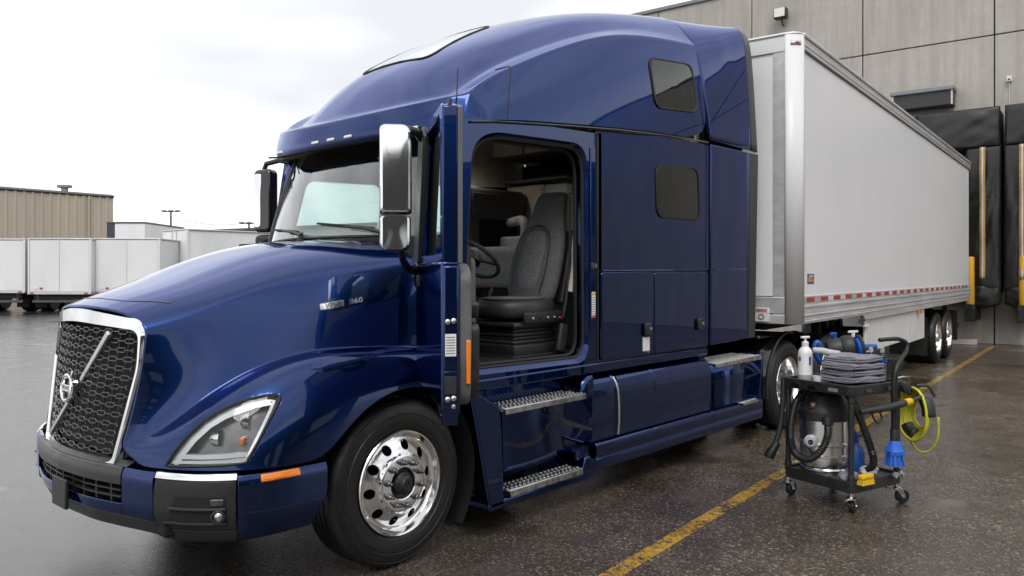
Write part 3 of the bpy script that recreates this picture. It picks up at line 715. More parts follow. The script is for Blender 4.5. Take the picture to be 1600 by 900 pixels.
# local: +x along the door to the latch edge, -y outside, z up
LEN, OUT, INN = 1.085, -.045, .045
lo = [(.0,1.10),(.93,1.10),(1.0,1.06),(LEN,1.07),(LEN,1.80),(.0,1.80)]
skin = MB().prism(rpoly(lo, [.03,.05,.03,.06,0,0]), lambda x, z, d: (x, d, z), OUT, INN).build('door_shell', 'paint', dr, bevel=.012, seg=3)
fr_o = [(-.01,1.79),(LEN,1.79),(LEN,2.535),(LEN-.05,2.555),(.36,2.56),(.24,2.50)]
fr_i = [(.12,1.84),(LEN-.085,1.84),(LEN-.09,2.47),(LEN-.12,2.51),(.42,2.50),(.36,2.46)]
fo = lambda y: [(x, y, z) for x, z in fr_o]; fi = lambda y: [(x, y, z) for x, z in fr_i]
MB().grid([fo(OUT+.005), fi(OUT+.005), fi(INN-.01), fo(INN-.01), fo(OUT+.005)], True).build('window_frame', 'paint', dr, bevel=.008)
MB().prism(fr_i, lambda x, z, d: (x, d, z), -.006, .0).build('window_glass', 'glass', dr, smooth=0)
MB().prism([(-.05,1.80),(.20,1.80),(.46,2.50),(.40,2.56),(.22,2.52)], lambda x, z, d: (x, d, z), OUT-.012, OUT+.02).build('mirror_post', 'satin_black', dr, bevel=.012)
MB().prism([(-.01,1.66),(.12,1.66),(.125,1.82),(-.03,1.82)], lambda x, z, d: (x, d, z), OUT-.012, OUT+.02).build('mirror_post_foot', 'gloss_black', dr, bevel=.012)
# latch edge details
E_ = LEN+.002
ed = MB().box((E_-.02, 0, 1.44), (.05, .075, .68)).build('latch_edge', 'paint', dr, bevel=.01)
for z in (1.515, 1.15):
    for dy in (-.016, .012): 
        MB().lathe([(.013,0),(.013,.004),(.008,.009),(.001,.010)], frame_mtx((E_+.005, dy, z + (.0 if dy < 0 else .004)), (0,1,0), (0,0,1)), 14).build('latch_bolt', 'steel', ed)
MB().lathe([(.011,0),(.011,.004),(.001,.007)], frame_mtx((E_+.005, .012, 1.115), (0,1,0), (0,0,1)), 14).build('latch_bolt', 'steel', ed)
dl = MB().box((E_+.006, -.002, 1.405), (.003, .052, .105)).build('data_label', 'label_white', dr, smooth=0)
for k in range(7): MB().box((E_+.008, -.002, 1.367+k*.0125), (.002, .042, .004)).build('label_print', 'print_grey', dl, smooth=0)
MB().box((E_+.004, -.002, 1.215), (.004, .056, .085)).build('latch_cover', 'satin_black', dr, bevel=.003)
MB().box((E_+.006, -.002, 1.275), (.004, .062, .012)).build('latch_lip', 'paint', dr, bevel=.003)
MB().box((E_-.04, .0, 2.2), (.07, .012, .74)).build('frame_seal', 'seal', dr, bevel=.003)
# inner trim
tr_ = [(.06,1.12),(LEN-.09,1.10),(LEN-.04,1.15),(LEN-.015,1.35),(LEN-.015,1.74),(LEN-.10,1.79),(.06,1.82)]
MB().prism(rpoly(tr_, .05), lambda x, z, d: (x, d, z), INN-.005, INN+.06).build('door_trim', 'trim_grey', dr, bevel=.014, seg=3)
MB().prism(rpoly([(.10,1.14),(LEN-.10,1.13),(LEN-.06,1.19),(LEN-.045,1.50),(.10,1.52)], .05), lambda x, z, d: (x, d, z), INN+.05, INN+.105).build('door_pocket', 'black_plastic', dr, bevel=.018, seg=3)
MB().prism(rpoly([(.4,1.54),(LEN-.13,1.52),(LEN-.10,1.60),(.4,1.64)], .03), lambda x, z, d: (x, d, z), INN+.05, INN+.115).build('armrest', 'vinyl_dark', dr, bevel=.016)
MB().box((LEN-.02, INN+.042, 1.32), (.02, .022, .21)).build('door_reflector', 'amber', dr, bevel=.005)
MB().prism([(LEN-.03,1.79),(LEN+.004,1.79),(LEN+.004,2.53),(LEN-.04,2.55),(LEN-.06,2.54)], lambda x, z, d: (x, d, z), INN-.012, INN+.012).build('window_weatherstrip', 'trim_grey', dr, bevel=.004)
MB().prism(rpoly([(LEN-.05,1.02),(LEN-.01,1.02),(LEN-.0,1.12),(LEN-.22,1.12)], .02), lambda x, z, d: (x, d, z), OUT+.01, INN-.01).build('door_lower_corner', 'paint', dr, bevel=.01)
# mirrors on arms: local frame, facing along the door's length
def mirror_unit(parent, c, u, sg, names=('mirror_head', 'mirror_arm')):
    """c centre, u horizontal direction across the head, facing n"""
    u = Vector(u).normalized(); n = u.cross(Vector((0,0,1))) * sg
    fn = lambda a, b, d: Vector(c) + u*a + Vector((0,0,b)) + n*d
    def dome(nm, poly, depth, m, back):
        rows = []
        for k, d in ((1.0, 0), (1.0, depth*.45), (.93, depth*.82), (.80, depth*.97), (.4, depth), (.05, depth)):
            cx = sum(p[0] for p in poly)/len(poly); cz = sum(p[1] for p in poly)/len(poly)
            ww = max(p[0] for p in poly)-cx
            rows.append([fn(cx+(x-cx)*k, cz+(z-cz)*(1-(1-k)*.28 if k > .5 else k), d) for x, z in poly])
        h = MB().grid(rows, True); h.add(rows[-1], [tuple(range(len(poly)))])
        o = h.build(nm, m, parent, smooth=28)
        MB().prism(scaled(poly, 1.03), fn, -back, .004).build('mirror_shell', 'gloss_black', o, bevel=.008)
        MB().prism(scaled(poly, .90), fn, -back-.004, -back+.001).build('mirror_glass', 'mirror_glass', o, smooth=0)
        return o
    dome('mirror_cover', rrect(-.085,.085,-.02,.46,[.03,.05,.02,.02],5), .05, 'chrome', .06)
    dome('mirror_cover', rrect(-.08,.085,-.225,-.035,[.02,.02,.05,.04],5), .05, 'chrome', .06)
    return fn
mc = (.45, -.205, 2.09)
mirror_unit(dr, mc, (-.10, -1.0, 0), -1)
MB().tube([(.44,-.18,2.525),(.43,-.12,2.53),(.39,-.08,2.525),(.36,-.05,2.50)], [.02,.022,.026,.03], 8).build('mirror_arm', 'black_plastic', dr)
MB().tube([(.44,-.18,1.88),(.38,-.16,1.82),(.24,-.12,1.77),(.12,-.06,1.76)], [.018,.02,.024,.03], 8).build('mirror_arm', 'black_plastic', dr)
# far mirror
fm_ = empty('passenger_mirror', parent=truck)
fn = lambda a, b, d: Vector((2.06-3.6, 1.38, 2.36)) + Vector((.25,-.97,0))*a*-1 + Vector((0,0,b)) + Vector((-.97,-.25,0))*d
MB().prism(rrect(-.10,.10,-.26,.29,.05,5), fn, -.05, .06).build('mirror_shell', 'gloss_black', fm_, bevel=.03, seg=4)
MB().prism(rrect(.0,.085,-.22,.25,.03,5), fn, .05, .066).build('mirror_cover', 'chrome', fm_, bevel=.012)
MB().prism(rrect(-.09,.09,-.42,-.28,.04,5), fn, -.05, .055).build('mirror_shell', 'black_plastic', fm_, bevel=.03, seg=4)
MB().tube([fn(.03,.27,0), fn(.0,.34,0), fn(-.15,.36,.0), fn(-.3,.33,0)], .022, 8).build('mirror_arm', 'black_plastic', fm_)
MB().tube([fn(.0,-.40,0), fn(-.1,-.46,.0), fn(-.3,-.47,0)], .022, 8).build('mirror_arm', 'black_plastic', fm_)

# ---- cab interior
it = empty('cab_interior', parent=truck)
def ib(name, a, b, m, bevel=.015, parent=None, **k): return tbox(name, a, b, m, parent or it, bevel=bevel, seg=3, **k)
ib('headliner', (2.0,-1.08,2.70), (2.45,1.08,2.73), 'liner')
for sg in (-1, 1): ring('side_lining', scaled(WIN, .99), [(3.42,1.1),(5.18,1.1),(5.18,3.02),(3.42,3.02)], 1.095, 1.09, 'trim_tan', sg, .04, parent=it)
ib('rear_lining', (5.12,-1.1,1.1), (5.17,1.0,3.9), 'trim_tan', .0)
ib('passenger_trim', (1.72,1.03,1.1), (3.3,1.09,1.95), 'trim_grey', .02)
ib('dashboard', (1.72,-1.05,1.55), (2.18,1.05,1.96), 'vinyl_dark', .07)
ib('dash_console', (1.78,-.1,1.12), (2.45,.3,1.75), 'vinyl_dark', .06)
ib('dash_side', (1.95,-1.04,1.12), (2.22,-.92,1.86), 'trim_grey', .05)
ib('floor_mat', (2.0,-1.06,1.10), (3.3,1.0,1.115), 'black_plastic', .004)
for k in range(9): ib('mat_rib', (2.1,-1.05+k*.09,1.115), (3.25,-1.03+k*.09,1.119), 'black_plastic', 0)
# steering wheel
sw_m = frame_mtx((2.56,-.62,1.86), (0,-1,0), (.80,0,-.6)); 
sw = tb(MB().tube([sw_m @ Vector((.235*math.cos(a), .235*math.sin(a), 0)) for a in [2*math.pi*k/40 for k in range(40)]], .017, 8, True), 'steering_wheel', 'vinyl_dark', it)
tb(MB().lathe([(.09,-.02),(.085,.03),(.05,.04),(.001,.04)], sw_m, 20), 'wheel_hub', 'vinyl_dark', sw)
for a in (20, 160, 270): tb(MB().tube([sw_m @ Vector((.07*math.cos(R(a)), .07*math.sin(R(a)), 0)), sw_m @ Vector((.23*math.cos(R(a)), .23*math.sin(R(a)), 0))], .015, 6), 'wheel_spoke', 'vinyl_dark', sw)
tb(MB().tube([sw_m @ Vector((0,0,0)), Vector((2.1,-.62,1.45))], .05, 10), 'steering_column', 'black_plastic', it)
ib('instrument_hood', (2.08,-.9,1.72), (2.35,-.35,1.92), 'black_plastic', .04)
ib('column_stalk_housing', (2.36,-.70,1.70), (2.52,-.54,1.82), 'black_plastic', .03)
# driver's seat
se = empty('driver_seat', parent=truck)
def sb(name, a, b, m, bevel, seg=4, rot=None, piv=None):
    mb = MB().box2(a, b)
    if rot: 
        mt = Matrix.Translation(piv) @ Matrix.Rotation(R(rot), 4, 'Y') @ Matrix.Translation(-Vector(piv)); mb.v = [tuple(mt @ Vector(p)) for p in mb.v]
    return tb(mb, name, m, se, bevel=bevel, seg=seg, smooth=180)
sb('seat_base', (2.72,-.93,1.115), (3.28,-.45,1.21), 'black_plastic', .02)
sb('seat_base_step', (2.68,-.96,1.11), (3.30,-.42,1.13), 'black_plastic', .006)
for k in range(5): sb('suspension_bellows', (2.74+.012*(k % 2),-.90+.012*(k % 2),1.21+k*.028), (3.26-.012*(k % 2),-.47-.012*(k % 2),1.238+k*.028), 'vinyl_dark', .012)
sb('seat_rail', (2.70,-.94,1.345), (3.30,-.44,1.375), 'dark_steel', .006)
cp = sb('seat_side_panel', (2.78,-.985,1.36), (3.26,-.94,1.455), 'black_plastic', .02)
for x in (2.86, 2.95, 3.04, 3.12): tb(MB().lathe([(.014,0),(.012,.008),(.001,.01)], frame_mtx((x,-.986,1.405), (1,0,0), (0,0,1)), 12), 'seat_knob', 'steel' if x != 2.95 else 'black_plastic', cp)
tb(MB().box((3.185,-.99,1.40), (.03,.012,.014)), 'seat_knob', 'print_red', cp, bevel=.003)
# cushion as a soft slab
def slab(name, rows, m, parent=se, sub=2):
    """rows of closed loops, capped, subdivided"""
    mb = MB().grid(rows, True); n = len(rows[0]); mb.add(rows[0], [tuple(range(n))]); mb.add(rows[-1], [tuple(range(n))])
    return tb(mb, name, m, parent, subsurf=sub, smooth=180)
def cl(x0, x1, y0, y1, z, k=.25):
    dx, dy = (x1-x0)*k, (y1-y0)*k
    return [(x0+dx,y0,z),(x1-dx,y0,z),(x1,y0+dy,z),(x1,y1-dy,z),(x1-dx,y1,z),(x0+dx,y1,z),(x0,y1-dy,z),(x0,y0+dy,z)]
slab('seat_cushion', [cl(2.72,3.30,-.94,-.40,1.38), cl(2.66,3.34,-.97,-.38,1.42), cl(2.66,3.34,-.97,-.38,1.50), cl(2.70,3.32,-.95,-.40,1.545), cl(2.80,3.24,-.86,-.50,1.545)], 'vinyl_dark')
slab('cushion_insert', [cl(2.70,3.28,-.89,-.47,1.53), cl(2.70,3.28,-.90,-.46,1.556), cl(2.76,3.24,-.86,-.50,1.565)], 'seat_fabric')
# backrest: loops stacked along a tilted axis
def bk(x, z, hw, th, yc=-.675, k=.3):
    return [(x-th*.5, yc-hw*(1-k*.6), z), (x-th*.62, yc, z), (x-th*.5, yc+hw*(1-k*.6), z), (x-th*.1, yc+hw, z), (x+th*.5, yc+hw*.8, z-.01), (x+th*.5, yc-hw*.8, z-.01), (x-th*.1, yc-hw, z)]
BKP = [(3.20,1.50,.20,.14),(3.215,1.54,.255,.17),(3.27,1.75,.275,.18),(3.33,1.95,.27,.17),(3.385,2.10,.225,.15),(3.43,2.21,.175,.13),(3.475,2.33,.165,.13),(3.505,2.40,.15,.12),(3.515,2.425,.11,.08)]
slab('backrest', [bk(*p) for p in BKP], 'seat_fabric')
def bki(x, z, hw, th):
    return [(x-th*.5-.012, -.675-hw, z), (x-th*.62-.014, -.675, z), (x-th*.5-.012, -.675+hw, z), (x-th*.2, -.675+hw*.9, z), (x-th*.2, -.675-hw*.9, z)]
slab('backrest_insert', [bki(3.225,1.58,.13,.17), bki(3.275,1.76,.155,.18), bki(3.33,1.95,.15,.17), bki(3.375,2.07,.12,.155), bki(3.39,2.10,.07,.15)], 'seat_fabric_light')
path = [(3.11,-.835,1.6),(3.165,-.85,1.76),(3.225,-.845,1.95),(3.27,-.81,2.07),(3.28,-.75,2.12),(3.27,-.675,2.135),(3.28,-.60,2.12),(3.27,-.54,2.07),(3.225,-.505,1.95),(3.165,-.50,1.76),(3.11,-.515,1.6)]
tb(MB().tube(spline(path, 4), .006, 5), 'seat_piping', 'vinyl_dark', se)
sb('backrest_shell', (3.30,-.92,1.5), (3.36,-.43,2.12), 'black_plastic', .03, rot=14, piv=(3.3,-.67,1.5))
# seat belt and hardware
tb(MB().tube([(3.30,-1.0,2.35),(3.31,-.99,1.9),(3.27,-.985,1.55),(3.23,-.98,1.40)], .012, 4), 'belt_webbing', 'seal', se)
sb('belt_anchor', (3.12,-1.02,1.14), (3.21,-.985,1.36), 'vinyl_dark', .012, rot=14, piv=(3.15,-1,1.14))
sb('belt_buckle', (2.97,-.435,1.55), (3.0,-.41,1.64), 'vinyl_dark', .008, rot=25, piv=(2.98,-.42,1.55))
sb('buckle_button', (3.0,-.43,1.63), (3.02,-.415,1.65), 'print_red', .004)
tb(MB().tube(spline([(3.36,-1.02,2.05),(3.33,-1.03,1.95),(3.325,-1.03,1.8),(3.30,-1.01,1.6)], 5), .03, 8), 'grab_handle', 'trim_tan', it)
# sleeper fittings
wc = tb(MB().box2((4.82,.50,2.0), (5.11,1.05,2.70)), 'tan_cabinet', 'trim_tan', it, bevel=.03, seg=3)
tb(MB().box2((4.808,.53,2.06), (4.822,1.03,2.66)), 'cabinet_door', 'trim_tan', wc, bevel=.006)
bc = tb(MB().box2((3.9,.72,1.9), (4.78,1.05,2.62)), 'dark_cabinet', 'trim_grey', it, bevel=.05, seg=3)
tb(MB().prism(rrect(4.05,4.62,2.0,2.3,.04,4), sidefn(1), .712, .722), 'cabinet_niche', 'void', bc, bevel=0)
tb(MB().box2((3.95,.705,2.34), (4.7,.722,2.56)), 'cabinet_door', 'trim_grey', bc, bevel=.01)
bd = tb(MB().box2((3.85,-1.0,1.52), (5.1,1.04,1.60)), 'bunk_frame', 'vinyl_dark', it, bevel=.01)
tb(MB().box2((3.80,-.98,1.60), (5.1,1.04,2.0)), 'bunk_mattress', 'bunk_fabric', it, bevel=.06, seg=4)
tb(MB().box2((3.87,-1.0,1.1), (3.95,1.04,1.52)), 'bunk_drawer_front', 'trim_grey', it, bevel=.01)
tb(MB().tube(spline([(4.3,.35,2.06),(4.3,.32,2.14),(4.32,.34,2.24),(4.36,.42,2.28),(4.42,.56,2.28),(4.45,.66,2.27)], 5), .05, 10), 'folded_armrest', 'bunk_fabric', it)
tb(MB().box2((4.28,.36,2.0), (4.45,.66,2.12)), 'folded_blanket', 'bunk_fabric', it, bevel=.03, seg=3)
oc = tb(MB().box2((4.6,.15,2.98), (5.11,1.05,3.2)), 'overhead_locker', 'trim_grey', it, bevel=.03)
for y0, y1 in ((.17,.58),(.61,1.03)): tb(MB().box2((4.588,y0,3.0), (4.60,y1,3.18)), 'locker_door', 'trim_tan', oc, bevel=.008)
ib('upper_shelf', (4.7,.1,2.72), (5.11,1.05,2.745), 'trim_grey', .006)
ib('shelf_niche', (5.10,.62,2.76), (5.115,1.05,2.95), 'void', 0)
nb = MB()
for k in range(14):
    y = -.05 + k*.05; nb.tube([(4.86,y,2.78),(4.85,y+.07,2.87),(4.86,y,2.96)], .005, 4).tube([(4.86,y+.07,2.78),(4.85,y,2.87),(4.86,y+.07,2.96)], .005, 4)
nb.tube([(4.86,-.08,2.78),(4.86,.70,2.78)], .009, 5).tube([(4.86,-.08,2.96),(4.86,.70,2.96)], .009, 5)
tb(nb, 'storage_net', 'seal', it)
ib('net_back', (5.0,-.1,2.76), (5.02,.7,2.97), 'void', 0)
def curtain(name, x, y, z0, z1, wx, wy):
    rows = []
    for j in range(2):
        z = z1 if j == 0 else z0; rows.append([(x + wx*t + .022*math.sin(t*26), y + wy*t + .022*math.cos(t*26), z) for t in [k/40 for k in range(41)]])
    return tb(MB().grid(rows), name, 'curtain', it, solid=.006, smooth=180)
curtain('sleeper_curtain', 3.62, .98, 2.1, 2.95, .28, 0.02)
curtain('sleeper_curtain', 3.46, -1.0, 2.2, 3.1, .10, .0)
lp = tb(MB().lathe([(.085,0),(.08,.02),(.06,.09),(.03,.12),(.001,.125)], Matrix.Translation((3.85,.80,2.90)), 20), 'cabin_lamp', 'liner', it)
tb(MB().lathe([(.001,-.005),(.05,-.002),(.062,.012)], Matrix.Translation((3.85,.80,2.90)), 20), 'lamp_bulb', 'lamp_glow', lp)
tb(MB().box2((3.52,-.80,2.40),(3.62,-.55,2.50)), 'pillow', 'liner', it, bevel=.03, seg=3)
ib('console_strip', (3.0,.15,1.55), (3.5,.18,1.60), 'black_plastic', .004)
for k in range(3): ib('console_light', (3.1+k*.06,.146,1.575), (3.12+k*.06,.15,1.585), 'amber', 0)

# ---- steps and lower side fairings
tm = mat('tread', (.50, .50, .49), .34, 1, rvar=.15, vscale=20, var=.2)
def tread(name, x0, x1, y0, y1, z, lip, parent):
    """punched aluminium tread: plate, downturned lip and rows of raised grip teeth; y0 is the outer edge"""
    t = tb(MB().box2((x0, y0, z-.012), (x1, y1, z)).box2((x0+.02, y0-.004*(1 if y0 < 0 else -1), z-lip), (x1, y0+.012*(1 if y0 < 0 else -1), z-.004)), name, 'tread', parent, bevel=.004)
    ny = max(2, int(abs(y1-y0)/.048)); nx = int((x1-x0)/.042); mb = MB(); rg = MB()
    for j in range(ny):
        yy = y0 + (y1-y0)*(j+.6)/ny
        for i in range(nx):
            xx = x0 + (x1-x0)*(i+.5 + .25*(j % 2))/nx
            if xx > x1-.012: continue
            mb.lathe([(.0125, 0), (.011, .006), (.0065, .0065), (.006, -.001)], Matrix.Translation((xx, yy, z)), 8)
            rg.add([(xx+.006*math.cos(a), yy+.006*math.sin(a), z+.0008) for a in [2*math.pi*q/8 for q in range(8)]], [tuple(range(8))])
    g = tb(mb, 'grip_teeth', 'tread', t, weld=False); g['kind'] = 'stuff'
    h = tb(rg, 'grip_holes', 'void', t, weld=False, smooth=0); h['kind'] = 'stuff'
    return t
for sg in (-1, 1):
    f = sidefn(sg)
    sf = empty('side_fairing', parent=truck)
    # panel behind the front wheel and around the steps
    arcp = [(1.955,1.0),(1.985,.86),(2.03,.68),(2.07,.5),(2.11,.33),(2.15,.165)]
    tb(MB().prism(arcp + [(2.30,.17),(2.285,.36),(2.28,.60),(2.26,.80),(2.24,.86),(2.10,.93),(2.05,.96),(2.05,1.0)], f, 1.215, 1.08), 'fender_rear_panel', 'paint', sf, bevel=.02, seg=3)
    tb(MB().prism([(2.0,.80),(3.4,.80),(3.4,.968),(2.0,.985)], f, 1.01, .98), 'step_back_panel', 'paint', sf, bevel=.01)
    tread('upper_step', 2.26, 3.19, sg*1.235, sg*1.015, .835, .045, sf)
    tb(MB().grid([[(2.26,sg*1.015,.822),(3.3,sg*1.015,.822)],[(2.26,sg*1.212,.818),(3.3,sg*1.212,.818)],[(2.27,sg*1.216,.80),(3.3,sg*1.216,.80)],[(2.285,sg*1.212,.46),(3.3,sg*1.212,.46)],[(2.285,sg*1.20,.43),(3.3,sg*1.20,.43)],[(2.29,sg*1.06,.27),(3.3,sg*1.06,.27)]]), 'step_panel', 'paint', sf, smooth=50, solid=.015)
    tread('lower_step', 2.31, 3.15, sg*1.235, sg*1.02, .275, .05, sf)
    tb(MB().box2((2.14,sg*1.215,.155), (3.42,sg*1.0,.225)), 'lower_rail', 'paint', sf, bevel=.02, seg=3)
    tb(MB().prism([(3.15,.20),(3.20,.34),(3.26,.345),(3.33,.29),(3.45,.27),(3.45,.20)], f, 1.225, 1.0), 'step_bracket', 'paint', sf, bevel=.012)
    tb(MB().prism([(3.17,.28),(3.19,.50),(3.26,.62),(3.45,.66),(3.45,.28)], f, 1.19, 1.05), 'step_bracket', 'paint', sf, bevel=.05, seg=3)
    # long rounded panels over the tanks: profile (|y|, z)
    pf = [(.95,.965),(1.05,.96),(1.12,.945),(1.17,.91),(1.20,.86),(1.213,.80),(1.215,.70),(1.212,.56),(1.20,.45),(1.205,.435)]
    rl = [(1.19,.43),(1.225,.42),(1.235,.40),(1.235,.33),(1.222,.318),(1.222,.308),(1.232,.298),(1.225,.22),(1.20,.20),(1.05,.19)]
    for x0, x1, nm, pp in ((3.30,3.62,'tank_panel',pf),(3.675,4.215,'tank_panel',pf),(4.222,5.235,'tank_panel',pf),
                           (3.34,4.215,'lower_rail',rl),(4.222,5.235,'lower_rail',rl),(5.242,6.36,'lower_rail',rl)):
        rows = [[(x, sg*y, z) for y, z in pp] for x in (x0, x0+.006, (x0+x1)/2, x1-.006, x1)]
        tb(MB().grid(rows), nm, 'paint', sf, smooth=60, solid=.02)
    tb(MB().grid([[(x, sg*(y+.004), z+.002) for y, z in pf] for x in (3.615, 3.68)]), 'tank_panel_core', 'paint', sf, smooth=60, solid=.02)
    tb(MB().tube([(3.63+.03*math.sin((.92-z)*3), sg*(y+.012), z) for y, z in pf[3:9]], .0095, 6), 'bright_strip', 'alu', sf)
    tb(MB().prism([(3.18,.83),(3.20,.91),(3.25,.955),(3.34,.965),(3.36,.55),(3.2,.55)], f, 1.214, 1.0), 'fairing_nose', 'paint', sf, bevel=.03, seg=2)
    # rear deck step
    rows = [[(x, sg*y, z) for y, z in [(.86,.86),(1.19,.86),(1.215,.835),(1.218,.70),(1.212,.56),(1.20,.45),(1.205,.435)]] for x in (5.242, 5.8, 6.37)]
    tb(MB().grid(rows), 'deck_panel', 'paint', sf, smooth=60, solid=.02)
    tread('deck_step', 5.30, 6.36, sg*1.225, sg*.88, .878, .045, sf)
    tread('foot_step', 5.85, 6.22, sg*1.25, sg*1.10, .435, .03, sf)
    tb(MB().prism([(6.30,.2),(6.40,.2),(6.42,.9),(6.36,.9)], f, 1.22, 1.0), 'fairing_end', 'paint', sf, bevel=.012)
# drive axle fenders
for sg in (-1, 1):
    arc = [(7.02+.585*math.cos(R(a)), .5+.585*math.sin(R(a))) for a in range(80, 191, 5)]
    fe = tb(MB().grid([[(x, sg*1.25, z) for x, z in arc], [(x, sg*.55, z) for x, z in arc]]), 'drive_fender', 'gloss_black', solid=.012)
    tb(MB().tube([(x, sg*1.25, z) for x, z in arc], .013, 6), 'fender_lip', 'satin_black', fe)
    tb(MB().box2((6.40,sg*.50,1.04), (7.0,sg*1.18,1.075)), 'fender_deck', 'gloss_black', fe, bevel=.02)
    for k in range(7): tb(MB().lathe([(.008,0),(.006,.006),(.001,.007)], Matrix.Translation((6.5+k*.07, sg*.9, 1.075)), 8), 'deck_bolt', 'steel', fe)
# frame, tanks, fifth wheel, hoses
ch = empty('chassis', parent=truck)
for sg in (-1, 1):
    tbox('frame_rail', (.3, sg*.46, .66), (9.3, sg*.38, .94), 'void', ch)
    tbox('fuel_tank', (3.3, sg*1.02, .36), (5.2, sg*.5, .92), 'dark_steel', ch, bevel=.12)
    tbox('underbody_pan', (2.0, sg*1.0, .5), (3.3, sg*.5, 1.0), 'void', ch)
for x in (1.4, 7.02, 8.32): tb(MB().tube([(x,-.95,.5),(x,.95,.5)], .085, 12), 'axle', 'void', ch)
tb(MB().lathe([(.02,0),(.45,0),(.48,-.03),(.46,-.07),(.05,-.07)], Matrix.Translation((7.7,0,1.15)), 32), 'fifth_wheel', 'dark_steel', ch)
tbox('front_underpan', (.12, -.9, .42), (.8, .9, .6), 'void', ch, bevel=.02)
for k, (x, y) in enumerate(((5.30,-.78),(5.36,-.80),(5.42,-.78),(5.48,-.82),(5.56,-.80))):
    tb(MB().tube([(x,y,.88),(x,y,1.0),(x+.02,y+.05,1.06)], .02, 8), 'air_line_fitting', 'steel' if k % 2 else 'dark_steel', ch)
for k in range(3):
    tb(MB().tube(spline([(5.3,-.3+k*.15,1.6),(5.7,-.3+k*.12,1.1),(6.2,-.3+k*.1,1.2),(6.55,-.2+k*.1,1.75)], 8), .018, 8), 'air_line', ('print_red','seal','bottle_blue')[k] if k < 2 else 'seal', ch)

# ================================================================ GROUND
def nodes(name):
    m = bpy.data.materials.new(name); m.use_nodes = True; M[name] = m; nt = m.node_tree
    return m, nt.nodes, nt.links, nt.nodes['Principled BSDF']
def noise(N, L, vec, scale, detail=5, rough=.55, dist=0):
    n = N.new('ShaderNodeTexNoise'); n.inputs['Scale'].default_value = scale; n.inputs['Detail'].default_value = detail; n.inputs['Roughness'].default_value = rough; n.inputs['Distortion'].default_value = dist
    L.new(vec, n.inputs['Vector']); return n.outputs[0]
def ramp(N, L, fac, stops):
    r = N.new('ShaderNodeValToRGB'); els = r.color_ramp.elements
    while len(els) < len(stops): els.new(.5)
    for e, (p, c) in zip(els, stops): e.position = p; e.color = (*c, 1) if isinstance(c, (tuple, list)) else (c, c, c, 1)
    L.new(fac, r.inputs[0]); return r.outputs[0]
def mixc(N, L, fac, a, b, mode='MIX'):
    m = N.new('ShaderNodeMix'); m.data_type = 'RGBA'; m.blend_type = mode
    for s, v in ((0, fac), (6, a), (7, b)):
        if isinstance(v, (int, float)): m.inputs[s].default_value = v
        elif isinstance(v, tuple): m.inputs[s].default_value = (*v, 1)
        else: L.new(v, m.inputs[s])
    return m.outputs[2]
